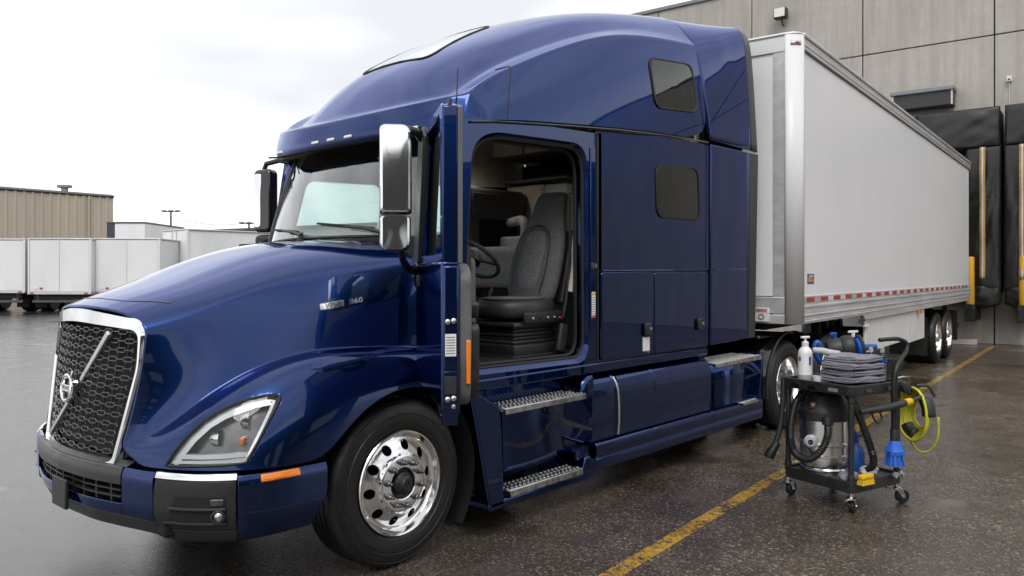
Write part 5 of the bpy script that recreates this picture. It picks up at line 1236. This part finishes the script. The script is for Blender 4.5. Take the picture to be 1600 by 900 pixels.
# ================================================================ what the paint mirrors: the other side of the yard, behind the camera
ow = empty('brown_warehouse', (52, -46, 0)); tag(ow, 'brown warehouse across the yard, seen only as a reflection in the truck', 'building')
mat('brick_brown', (.045,.04,.038), .8, var=.2, vscale=.6)
box('wall', (-12, 0, 0), (70, 14, 9.5), 'brick_brown', ow, 0); box('roof', (-12.4, -.4, 9.5), (70.4, 14.4, 10.0), 'roof_edge', ow, 0)
for k in range(10): box('loading_door', (-9+k*6.5, 14, 1.2), (-5.5+k*6.5, 14.06, 4.6), 'vent_grey', ow, 0)
ow2 = empty('brown_warehouse', (-80, -52, 0)); tag(ow2, 'long brown warehouse far behind the viewer, mirrored in the chrome', 'building')
for k in range(14): box('loading_door', (2+k*7, 14, 1.2), (5.4+k*7, 14.08, 4.6), 'box_white' if k % 3 else 'vent_grey', ow2, 0)
box('wall', (0, 0, 0), (100, 14, 10), 'brick_brown', ow2, 0); box('roof', (-.4, -.4, 10), (100.4, 14.4, 10.5), 'roof_edge', ow2, 0)

# ================================================================ CLEANING CART
CRT = Matrix.Translation((4.24, -2.84, 0)) @ Matrix.Rotation(R(-17.5), 4, 'Z')
def croot(name, u=0, v=0, z=0, rz=0):
    p = CRT @ Vector((u, v, z)); return empty(name, p, R(-17.5)+rz)
mat('cart_plastic', (.018,.018,.019), .48, var=.25, vscale=20, rvar=.12)
mat('towel', (.25,.24,.285), .95, var=.22, vscale=45, bump=.8, bscale=260)
mat('towel_pale', (.52,.51,.52), .95, var=.1, vscale=40, bump=.6, bscale=200)
mat('bottle_white', (.76,.76,.76), .3); mat('bottle_grey', (.42,.42,.43), .35)
mat('blue_plastic', (.01,.07,.30), .35); mat('brush_blue', (.01,.13,.60), .55, var=.2, vscale=60)
mat('hose_yellow', (.56,.55,.035), .42, var=.1, vscale=30); mat('sponge_yellow', (.68,.42,.01), .75, var=.2, vscale=60, bump=.6, bscale=120)
mat('stainless', (.66,.65,.63), .26, 1, rvar=.06, vscale=6, aniso=(1,1,.05))
mat('orange_plastic', (.65,.20,.015), .4)
W_, D_ = .55, .56
cart = croot('utility_cart'); tag(cart, 'black two shelf utility cart on casters beside the yellow line', 'cart')
for u in (0, W_):
    for v in (0, D_):
        nm = MB().tube([(u,v,.16),(u,v,.93)], .0205, 14); nm.lathe([(.026,.20),(.026,.27),(.021,.275)], Matrix.Translation((u,v,0)), 14); nm.lathe([(.021,.80),(.026,.805),(.026,.87)], Matrix.Translation((u,v,0)), 14)
        po = nm.build('post', 'cart_plastic', cart)
        if u and not v: MB().lathe([(.0265,.275),(.029,.28),(.029,.40),(.0265,.405)], Matrix.Translation((u,v,0)), 16).build('grip_sleeve', 'sponge_yellow', po)
def tray(name, z0, z1, g, parent):
    o_ = rrect(-g, W_+g, -g, D_+g, .05, 5); i_ = rrect(-g+.03, W_+g-.03, -g+.03, D_+g-.03, .035, 5)
    f = lambda L_, z: [(x, y, z) for x, y in L_]
    mb = MB().grid([f(i_, z1-.02), f(i_, z1), f(o_, z1), f(o_, z1-.02), f(scaled(o_, .985), z0), f(scaled(i_, .97), z0), f(scaled(i_, .97), z1-.03)], True)
    mb.add(f(i_, z1-.02), [tuple(range(len(i_)))]); mb.add(f(scaled(i_, .97), z1-.03), [tuple(range(len(i_)))[::-1]])
    return mb.build(name, 'cart_plastic', parent, bevel=.004)
tt = tray('top_tray', .855, .93, .045, cart); lt_ = tray('bottom_tray', .15, .235, .03, cart)
for u in (.14, .40): MB().box((u,-.046,.885), (.07,.01,.026)).build('tray_slot', 'gloss_black', tt, bevel=.003)
for v in (.12, .3, .45): MB().box((-.046,v,.885), (.01,.08,.026)).build('tray_slot', 'vent_grey' if v == .12 else 'gloss_black', tt, bevel=.003)
for u, v, rz in ((0,0,.3), (W_,0,-.5), (0,D_,.1), (W_,D_,.7)):
    ca = empty('caster', (u,v,0), rz, cart)
    MB().lathe([(.02,.10),(.035,.105),(.035,.118),(.018,.125),(.018,.15)], None, 14).build('swivel', 'steel', ca)
    for s in (-1, 1): MB().prism([(-.03,.112),(.03,.112),(.052,.06),(.045,.04),(.03,.04),(.0,.085)], lambda a, z, d: (a, d, z), s*.022, s*.026).build('fork', 'steel', ca, bevel=.002)
    MB().tube([(.038,-.018,.052),(.038,.018,.052)], .052, 24).build('caster_wheel', 'rubber', ca, bevel=.006)
    MB().tube([(.038,-.03,.052),(.038,.03,.052)], .012, 10).build('axle_bolt', 'steel', ca)
    MB().tube([(-.02,0,.115),(-.07,.01,.108),(-.085,.012,.112)], .008, 6).build('brake_lever', 'steel', ca)
# hook bar on the right side
hb = MB().tube([(W_+.02,.03,.90),(W_+.12,.04,.90),(W_+.20,.05,.885),(W_+.245,.05,.86),(W_+.255,.05,.82),(W_+.23,.05,.80)], .012, 8).build('hook', 'cart_plastic', cart)
MB().lathe([(.045,0),(.045,.03),(.02,.04),(.001,.04)], frame_mtx((W_+.01,-.047,.885), (1,0,0), (0,0,1)), 20).build('knob', 'cart_plastic', cart)
MB().tube([(W_-.03,.0,.945),(W_+.05,-.01,.955),(W_+.16,.0,.945),(W_+.19,.02,.90)], .007, 6).build('bail_wire', 'steel', cart)

RT, FW = Vector((.57,-.82,0)), Vector((.82,.57,0))
# vacuum
vc = croot('shop_vacuum', .19, .37, .21); tag(vc, 'stainless steel shop vacuum with black head standing in the cart', 'vacuum')
MB().lathe([(.001,0),(.165,0),(.172,.008),(.172,.04),(.165,.05),(.170,.065),(.170,.13),(.177,.136),(.177,.148),(.170,.155),(.170,.215),(.178,.224),(.178,.238),(.170,.247),(.170,.415),(.174,.42)], Matrix.Diagonal((1.07,1.07,1,1)), 56).build('steel_drum', 'stainless', vc, smooth=30)
hd = MB().lathe([(.174,.405),(.186,.408),(.188,.43),(.186,.475),(.178,.485),(.165,.52),(.145,.545),(.135,.57),(.12,.595),(.06,.61),(.001,.612)], None, 40).build('motor_head', 'cart_plastic', vc, smooth=30)
for a in (-125, -95, -65): 
    q = R(a-17.5+60)
MB().box((0,0,0), (.10,.03,.075), Matrix.Translation(-FW*.165 + RT*.0 + Vector((0,0,.455))) @ Matrix.Rotation(math.atan2(-.82,.57),4,'Z')).build('head_handle', 'satin_black', hd, bevel=.01)
MB().box((0,0,0), (.055,.02,.05), Matrix.Translation(-FW*.145 - RT*.075 + Vector((0,0,.525))) @ Matrix.Rotation(math.atan2(-.82,.57),4,'Z')).build('power_switch', 'gloss_black', hd, bevel=.006)
MB().box((0,0,0), (.022,.02,.02), Matrix.Translation(-FW*.153 - RT*.075 + Vector((0,0,.53))) @ Matrix.Rotation(math.atan2(-.82,.57),4,'Z')).build('switch_rocker', 'orange_plastic', hd, bevel=.003)
for s in (-.06, .02): MB().box((0,0,0), (.03,.012,.006), Matrix.Translation(-FW*.11 + RT*s + Vector((0,0,.602)))).build('status_mark', 'print_red', hd, bevel=.001)
c0 = -FW*.165 - RT*.09 + Vector((0,0,.255))
MB().lathe([(.05,0),(.05,.02),(.036,.028),(.034,.05),(.02,.052)], frame_mtx(c0, RT, (0,0,1)) @ Matrix.Identity(4), 24).build('inlet_port', 'bottle_grey', vc)
def loc3(a, b, z, c=(.19,.37)): p = Vector((c[0],c[1],0)) + RT*a + FW*b; return (p.x-.19, p.y-.37, z-.21)
def ribbed(pts, r, n=10, amp=.22, step=.016):
    P = spline(pts, 14); s = 0; out = [P[0]]
    for p in P[1:]:
        if (p-out[-1]).length >= step*.5: out.append(p)
    return out, [r*(1+amp*(1 if i % 2 else -1)*.5) for i in range(len(out))]
P, rr = ribbed([loc3(.03,-.20,.62), loc3(.03,-.235,.52), loc3(-.02,-.26,.41), loc3(-.10,-.26,.345), loc3(-.19,-.22,.36), loc3(-.235,-.16,.45), loc3(-.235,-.12,.60), loc3(-.20,-.08,.75), loc3(-.13,-.04,.84)], .027)
MB().tube(P, rr, 12).build('suction_hose', 'rubber', vc, smooth=60)
P, rr = ribbed([loc3(.16,-.10,.84), loc3(.22,-.12,.74), loc3(.28,-.12,.58), loc3(.33,-.11,.42), loc3(.345,-.10,.32), loc3(.30,-.08,.255)], .027)
MB().tube(P, rr, 12).build('suction_hose', 'rubber', vc, smooth=60)
MB().tube([loc3(.03,-.20,.60), loc3(.03,-.19,.66)], .042, 14).build('hose_cuff', 'cart_plastic', vc, bevel=.004)
# long nozzle leaning on the left post
nz = croot('vacuum_nozzle', 0, 0, 0); tag(nz, 'long black vacuum nozzle leaning on the left post of the cart', 'vacuum nozzle')
q = lambda a, b, z: tuple(Vector((.19,.37,0)) + RT*a + FW*b + Vector((0,0,z)))
MB().tube(spline([q(-.30,-.06,.92), q(-.305,-.07,.72), q(-.325,-.09,.52), q(-.36,-.11,.40), q(-.385,-.12,.34)], 6), [.021]*25, 10).build('wand_tube', 'cart_plastic', nz)
MB().tube([q(-.34,-.10,.42), q(-.375,-.115,.36), q(-.40,-.125,.315), q(-.405,-.128,.30)], [.026,.036,.042,.036], 12).build('nozzle_head', 'rubber', nz)
# towels: folded, each its own thing
def towel(i, z, w, d, th, du, dv, label):
    o = croot('folded_towel', .25+du, .17+dv, z, rz=R(3*i-4)); tag(o, label, 'towel', 'folded grey towels stacked on the cart')
    rnd = random.Random(40+i); ph = [rnd.uniform(0, 6.28) for _ in range(6)]
    for k in range(2):   # two folded layers joined by a rounded fold along -y
        pass
    rows = []; nu, nv = 26, 22
    prof = []
    for a in range(nv+1):
        t = a/nv
        ang = math.pi*(t*2-1)
    # closed cross-section: flattened superellipse in (y,z)
    for iu in range(nu+1):
        u = -w/2 + w*iu/nu; e = 1-abs(2*iu/nu-1)**6; row = []
        for a in range(28):
            an = 2*math.pi*a/28; cy, cz = math.cos(an), math.sin(an)
            yy = math.copysign(abs(cy)**.35, cy)*d/2; zz = th/2 + math.copysign(abs(cz)**.55, cz)*th/2*(.75+.25*e)
            wv = .006*math.sin(u*19+ph[0]+yy*7)+.005*math.sin(yy*23+ph[1]+u*8)
            row.append((u*(1+.02*math.sin(yy*15+ph[2])), yy*(.97+.03*e+.02*math.sin(u*12+ph[3])), zz + wv*(1 if cz > 0 else .3)))
        rows.append(row)
    mb = MB().grid(rows, True); mb.add(rows[0], [tuple(range(28))]); mb.add(rows[-1], [tuple(range(28))[::-1]]); b1 = mb.build('towel_cloth', 'towel', o, smooth=60)
    # the visible folded edges: thin lips along the camera side
    for zc in (.34, .68):
        MB().tube([(u, -d/2*.985 - .004*math.sin(u*20+ph[4]), th*zc + .004*math.sin(u*15+ph[5])) for u in [-w*.48+w*.96*k/16 for k in range(17)]], .0075, 6).build('towel_fold', 'towel', o)
        MB().tube([(-w/2*.985 - .004*math.sin(v*20), v, th*zc + .004*math.sin(v*15+ph[5])) for v in [-d*.45+d*.9*k/12 for k in range(13)]], .0075, 6).build('towel_fold', 'towel', o)
for i, (w, d, du, dv, lb) in enumerate(((.37,.30,0,0,'lowest folded grey towel in the stack on the cart'), (.36,.295,.005,.004,'second folded grey towel from the bottom of the cart stack'), (.365,.29,-.004,.0,'third folded grey towel from the bottom of the cart stack'), (.34,.28,.012,.006,'topmost rumpled grey towel of the stack on the cart'))):
    towel(i, .925+i*.049, w, d, .052, du, dv, lb)
o = croot('pale_rag', .20, .30, 1.12); tag(o, 'pale rolled rag lying behind the towel stack on the cart', 'rag')
MB().tube(spline([(-.16,.06,.035),(-.10,.03,.03),(-.02,.01,.012),(.08,.0,.008)], 5), [.020,.022,.022,.024,.024,.024,.026,.026,.026,.026,.026,.024,.022,.02,.018,.012], 8).build('rag_cloth', 'towel_pale', o, smooth=180)
# bottles
def lathe_thing(name, u, v, z, label, cat, parts, group=None):
    r = croot(name, u, v, z); tag(r, label, cat, group)
    for nm, prof, mm in parts: MB().lathe(prof, None, 28).build(nm, mm, r, smooth=45)
    return r
pb = lathe_thing('pump_bottle', .085, .468, .912, 'tall white pump bottle at the left corner of the cart top', 'bottle', (
    ('bottle_base', [(.001,0),(.054,0),(.056,.006),(.056,.045)], 'bottle_grey'), ('bottle_body', [(.056,.045),(.055,.05),(.055,.20),(.052,.222),(.040,.245),(.024,.262),(.022,.275)], 'bottle_white'),
    ('pump_collar', [(.024,.262),(.026,.268),(.026,.295),(.018,.30),(.010,.302),(.010,.325)], 'bottle_white')))
MB().box((0,0,.333), (.085,.028,.018)).build('pump_head', 'bottle_white', pb, bevel=.006)
for s, zz in ((-.7, .17), (.75, .17)):
    an = math.atan2(-.57, -.82) + s
    MB().grid([[(.0562*math.cos(an+q_), .0562*math.sin(an+q_), z_) for q_ in (-.16, 0, .16)] for z_ in (.12 if s > 0 else .15, .185)]).build('bottle_label', 'blue_plastic', pb, smooth=180)
jr = lathe_thing('wax_tub', .07, .345, .912, 'small open white wax tub between pump bottle and towels', 'tub', (('tub_body', [(.001,0),(.030,0),(.036,.035),(.037,.045),(.033,.045),(.030,.03),(.001,.03)], 'bottle_white'), ('wax', [(.032,.034),(.02,.044),(.001,.046)], 'towel_pale')))
MB().box((.03,-.02,.04), (.03,.02,.03)).build('lid_tab', 'hose_yellow', jr, bevel=.005)
sbz = lathe_thing('spray_bottle', .40, .44, .912, 'translucent blue spray bottle standing behind the towel stack', 'bottle', (
    ('liquid', [(.001,.0),(.036,.0),(.038,.01),(.038,.17),(.001,.17)], 'blue_plastic'), ('bottle_body', [(.001,-.001),(.039,-.001),(.041,.008),(.041,.25),(.034,.28),(.015,.295),(.015,.31)], 'bottle_blue'), ('collar', [(.018,.30),(.018,.325),(.010,.33)], 'blue_plastic')))
MB().box((-.012,0,.345), (.07,.022,.03)).box((.02,0,.325),(.012,.014,.05)).build('trigger_head', 'blue_plastic', sbz, bevel=.005)
for i, (u, v, lb, c1, c2) in enumerate(((.455,.155,'clear bottle with yellow liquid on the right of the cart top','sponge_yellow','bottle_clear'), (.50,.09,'clear bottle with blue cap band at the front right of the cart top','towel_pale','bottle_clear'))):
    b_ = lathe_thing('cleaner_bottle', u, v, .912, lb, 'bottle', (('liquid', [(.001,.002),(.030,.002),(.030,.13+.03*i),(.001,.13+.03*i)], c1), ('bottle_body', [(.001,0),(.033,0),(.034,.01),(.034,.18),(.028,.205),(.014,.22),(.014,.235)], c2), ('cap', [(.016,.225),(.016,.262),(.001,.264)], 'bottle_grey')))
    MB().lathe([(.0345,.145),(.0347,.146),(.0347,.18),(.0345,.181)], None, 28).build('label_band', 'blue_plastic', b_)
# machine polisher with rings and blue pad
pl_ = croot('car_polisher', .49, .30, .925); tag(pl_, 'black machine polisher with blue pad lying at the back of the cart', 'polisher')
ax = Vector((.75,-.60,.15)).normalized()
def ringm(c, u=ax): 
    u = u.normalized(); return frame_mtx(c, u.cross(Vector((0,0,1))), u.cross(Vector((0,0,1))).cross(u)*-1)
def oriented(c, n):
    n = n.normalized(); a = n.cross(Vector((0,0,1))).normalized(); return frame_mtx(c, a, n.cross(a))
for c, rr_, hh in (((-.12,.10,.22), .085, .07), ((-.04,.05,.23), .10, .06)):
    mt = oriented(c, ax); MB().lathe([(.02,-hh),(rr_*.8,-hh),(rr_,-hh*.5),(rr_,hh*.4),(rr_*.86,hh*.62),(rr_*.8,hh*.5),(rr_*.55,hh*.1),(.02,0)], mt, 32).build('motor_housing', 'cart_plastic', pl_, smooth=35)
mt = oriented((.035,-.005,.225), ax)
MB().lathe([(.105,-.012),(.112,0),(.105,.012),(.095,.012),(.09,0),(.095,-.012)], mt, 36, True).build('guard_ring', 'cart_plastic', pl_)
MB().lathe([(.001,.005),(.06,.005),(.085,-.005),(.088,-.025),(.07,-.035),(.02,-.035)], mt, 32).build('polishing_pad', 'brush_blue', pl_)
MB().tube(spline([(-.20,.16,.20),(-.23,.19,.27),(-.25,.20,.22),(-.22,.17,.12),(-.14,.12,.08),(-.03,.06,.07)], 5), .022, 10).build('side_handle', 'blue_plastic', pl_)
MB().tube([(.03,.0,.225),(.10,-.03,.235),(.16,-.055,.235)], [.03,.026,.022], 12).build('grip_bar', 'bottle_blue' if False else 'blue_plastic', pl_)
MB().box((-.02,.03,.05), (.20,.12,.10)).build('polisher_foot', 'cart_plastic', pl_, bevel=.03)
MB().box((.02,.05,.355), (.11,.02,.018), None).box((.02,.05,.33), (.03,.018,.04)).build('scraper_handle', 'bottle_white', pl_, bevel=.004)
# extension wand with blue brush
bw = croot('wash_brush', 0, 0, 0); tag(bw, 'curved black wash wand ending in a bright blue brush on the cart front', 'brush')
V0 = -.085
MB().tube(spline([(.385,V0,.50),(.382,V0,.70),(.380,V0,.90),(.405,V0,1.03),(.48,V0+.01,1.10),(.575,V0+.03,1.15),(.60,V0+.04,1.21),(.54,V0+.06,1.245),(.44,V0+.07,1.25),(.34,V0+.09,1.245)], 8), [.021]*17+[.022]*16+[.016]*40, 12).build('wand_tube', 'rubber', bw, smooth=180)
MB().lathe([(.030,.48),(.030,.58),(.027,.59)], Matrix.Translation((.385,V0,0)), 16).build('brush_ferrule', 'cart_plastic', bw)
bb = MB()
rnd = random.Random(3)
for zt, zb_, r0, r1, nb_ in ((.50,.405,.034,.074,150), (.435,.325,.042,.072,150)):
    for k in range(nb_):
        a = rnd.uniform(0, 6.283); q0 = math.sqrt(rnd.random()); jj = rnd.uniform(.92, 1.06)
        bb.tube([(.385+r0*q0*math.cos(a), V0+r0*q0*math.sin(a), zt), (.385+r1*q0*jj*math.cos(a), V0+r1*q0*jj*math.sin(a), zb_+rnd.uniform(-.008,.008))], [.0045,.0035], 4)
o = bb.build('bristles', 'brush_blue', bw, weld=False); o['kind'] = 'stuff'
MB().lathe([(.03,.505),(.054,.45),(.066,.43),(.001,.43)], Matrix.Translation((.385,V0,0)), 20).build('bristle_core', 'brush_blue', bw)
# spray lance across the front, with yellow band
sl = croot('spray_lance', 0, 0, 0); tag(sl, 'black spray lance with yellow band lying across the cart front', 'lance')
MB().tube([(.02,-.06,.745),(.10,-.09,.755),(.22,-.12,.765),(.40,-.125,.78),(.47,-.125,.785)], [.018,.022,.026,.027,.024], 12).build('lance_body', 'cart_plastic', sl)
MB().tube([(.45,-.125,.783),(.52,-.125,.790)], .0275, 14).build('lance_band', 'sponge_yellow', sl)
MB().tube([(.52,-.125,.79),(.60,-.12,.80),(.68,-.11,.81)], [.018,.014,.011], 10).build('lance_tip', 'cart_plastic', sl)
MB().tube(spline([(.10,-.09,.75),(.13,-.10,.68),(.17,-.11,.66),(.19,-.115,.70),(.17,-.11,.74)], 5), .008, 6).build('trigger_guard', 'cart_plastic', sl)
# hose coil on the hook
hc = croot('hose_coil', W_+.25, .05, .845); tag(hc, 'bright yellow hose coiled and strapped on the cart hook', 'hose')
hh_ = Vector((-.30,-.95,0)).normalized(); nn_ = Vector((.95,-.30,0)).normalized()
rnd = random.Random(5)
def cpt(a, r, off): return hh_*(r*math.sin(a)*.78) + Vector((0,0,-.20 + r*math.cos(a))) + nn_*off + Vector((.05,-.02,0))
for k in range(9):
    r0 = .205 - .011*k + rnd.uniform(-.004,.004); off = -.05 + .0125*k + rnd.uniform(-.004,.004)
    MB().tube([cpt(2*math.pi*i/40, r0*(1+.02*math.sin(3*i/40*6.28+k)), off) for i in range(40)], .0105, 8, True).build('hose_loop', 'hose_yellow', hc, smooth=180)
tail = [cpt(math.pi*.95, .2, .02), cpt(math.pi*1.05, .26, .03), cpt(math.pi*.85, .32, .04), cpt(math.pi*.6, .27, .06)]
MB().tube(spline([cpt(1.6,.2,.06), cpt(2.3,.24,.07), cpt(2.8,.29,.06), cpt(3.2,.30,.03), cpt(3.7,.25,.02), cpt(4.1,.2,.02)], 6), .0085, 8).build('hose_tail', 'hose_yellow', hc, smooth=180)
for a, w0 in ((3.6, .45), (1.15, .42)):
    P = [cpt(a-w0+2*w0*i/8, .165, 0) for i in range(9)]; MB().tube(P, .05, 12).build('strap', 'cart_plastic', hc, smooth=180)
MB().tube(spline([Vector((.05,-.02,.02)), Vector((.10,-.08,.02)), Vector((.13,-.12,-.06))], 5), .012, 8).build('strap_loop', 'cart_plastic', hc)
# things on the lower shelf
o = croot('scrub_brush', .09, -.055, .215); tag(o, 'yellow block scrub brush wedged on the lower shelf rail', 'brush')
MB().box((0,0,.055), (.135,.05,.04)).build('brush_block', 'sponge_yellow', o, bevel=.014, seg=3)
bb = MB()
for i in range(14):
    for j in range(5): bb.tube([(-.06+.12*i/13, -.02+.01*j, .038), (-.066+.132*i/13, -.024+.012*j, .0)], .0045, 4)
q_ = bb.build('bristles', 'sponge_yellow', o, weld=False); q_['kind'] = 'stuff'
MB().tube([(.0,0,-.0),(0,.05,.0)], .006, 6).build('hang_peg', 'cart_plastic', o)
for u, v, mm, lb in ((.06,.07,'towel','crumpled grey rag on the lower shelf by the front post'), (.33,.09,'towel_pale','crumpled pale rag on the lower shelf by the brush')):
    o = croot('crumpled_rag', u, v, .205); tag(o, lb, 'rag', 'crumpled rags on the lower shelf'); rnd = random.Random(int(u*100)); rows = []
    for j in range(9):
        ph = math.pi*j/8; rows.append([((.075+.018*math.sin(5*a+j)+.012*rnd.random())*math.sin(ph)*math.cos(a), (.06+.015*math.sin(4*a+2*j))*math.sin(ph)*math.sin(a), .04-.042*math.cos(ph)+.008*math.sin(6*a)) for a in [2*math.pi*k/24 for k in range(24)]])
    MB().grid(rows, True).build('rag_cloth', mm, o, smooth=180)
o = croot('blue_sprayer', .34, .20, .205); tag(o, 'blue plastic sprayer standing on the lower shelf behind the brush', 'sprayer')
MB().lathe([(.001,0),(.055,0),(.06,.02),(.06,.16),(.045,.20),(.022,.23),(.02,.25)], None, 24).build('tank', 'blue_plastic', o)
MB().tube([(0,0,.24),(-.02,.0,.30),(-.09,.01,.38),(-.14,.02,.46)], [.022,.024,.028,.02], 10).build('spray_neck', 'blue_plastic', o)
MB().tube([(-.02,-.0,.28),(.06,-.02,.30),(.12,-.03,.29)], [.016,.016,.012], 8).build('spray_trigger', 'cart_plastic', o)
o = croot('black_tool_bag', .30, .42, .205); tag(o, 'dark soft tool bag on the lower shelf beside the vacuum', 'bag')
MB().box((.10,-.02,.13), (.24,.16,.25)).build('bag_body', 'vinyl_dark', o, bevel=.05, seg=4); MB().tube(spline([(.02,-.02,.25),(.06,-.02,.33),(.14,-.02,.33),(.18,-.02,.25)], 5), .01, 6).build('bag_handle', 'vinyl_dark', o)
# chrome socket ratchet on the rail
o = croot('hose_reel_valve', .49, -.055, .235); tag(o, 'small steel hose valve fixed on the lower shelf corner', 'valve')
MB().lathe([(.03,0),(.03,.02),(.018,.024),(.018,.04),(.001,.042)], oriented((0,0,0), Vector((0,-1,0))), 18).build('valve_body', 'steel', o)
MB().lathe([(.022,0),(.022,.02),(.001,.022)], oriented((-.06,0,.005), Vector((0,-1,0))), 18).build('valve_cap', 'bottle_grey', o)
MB().tube([(-.06,-.01,.005),(0,-.01,.0),(.0,-.01,.05)], .009, 8).build('valve_lever', 'steel', o)
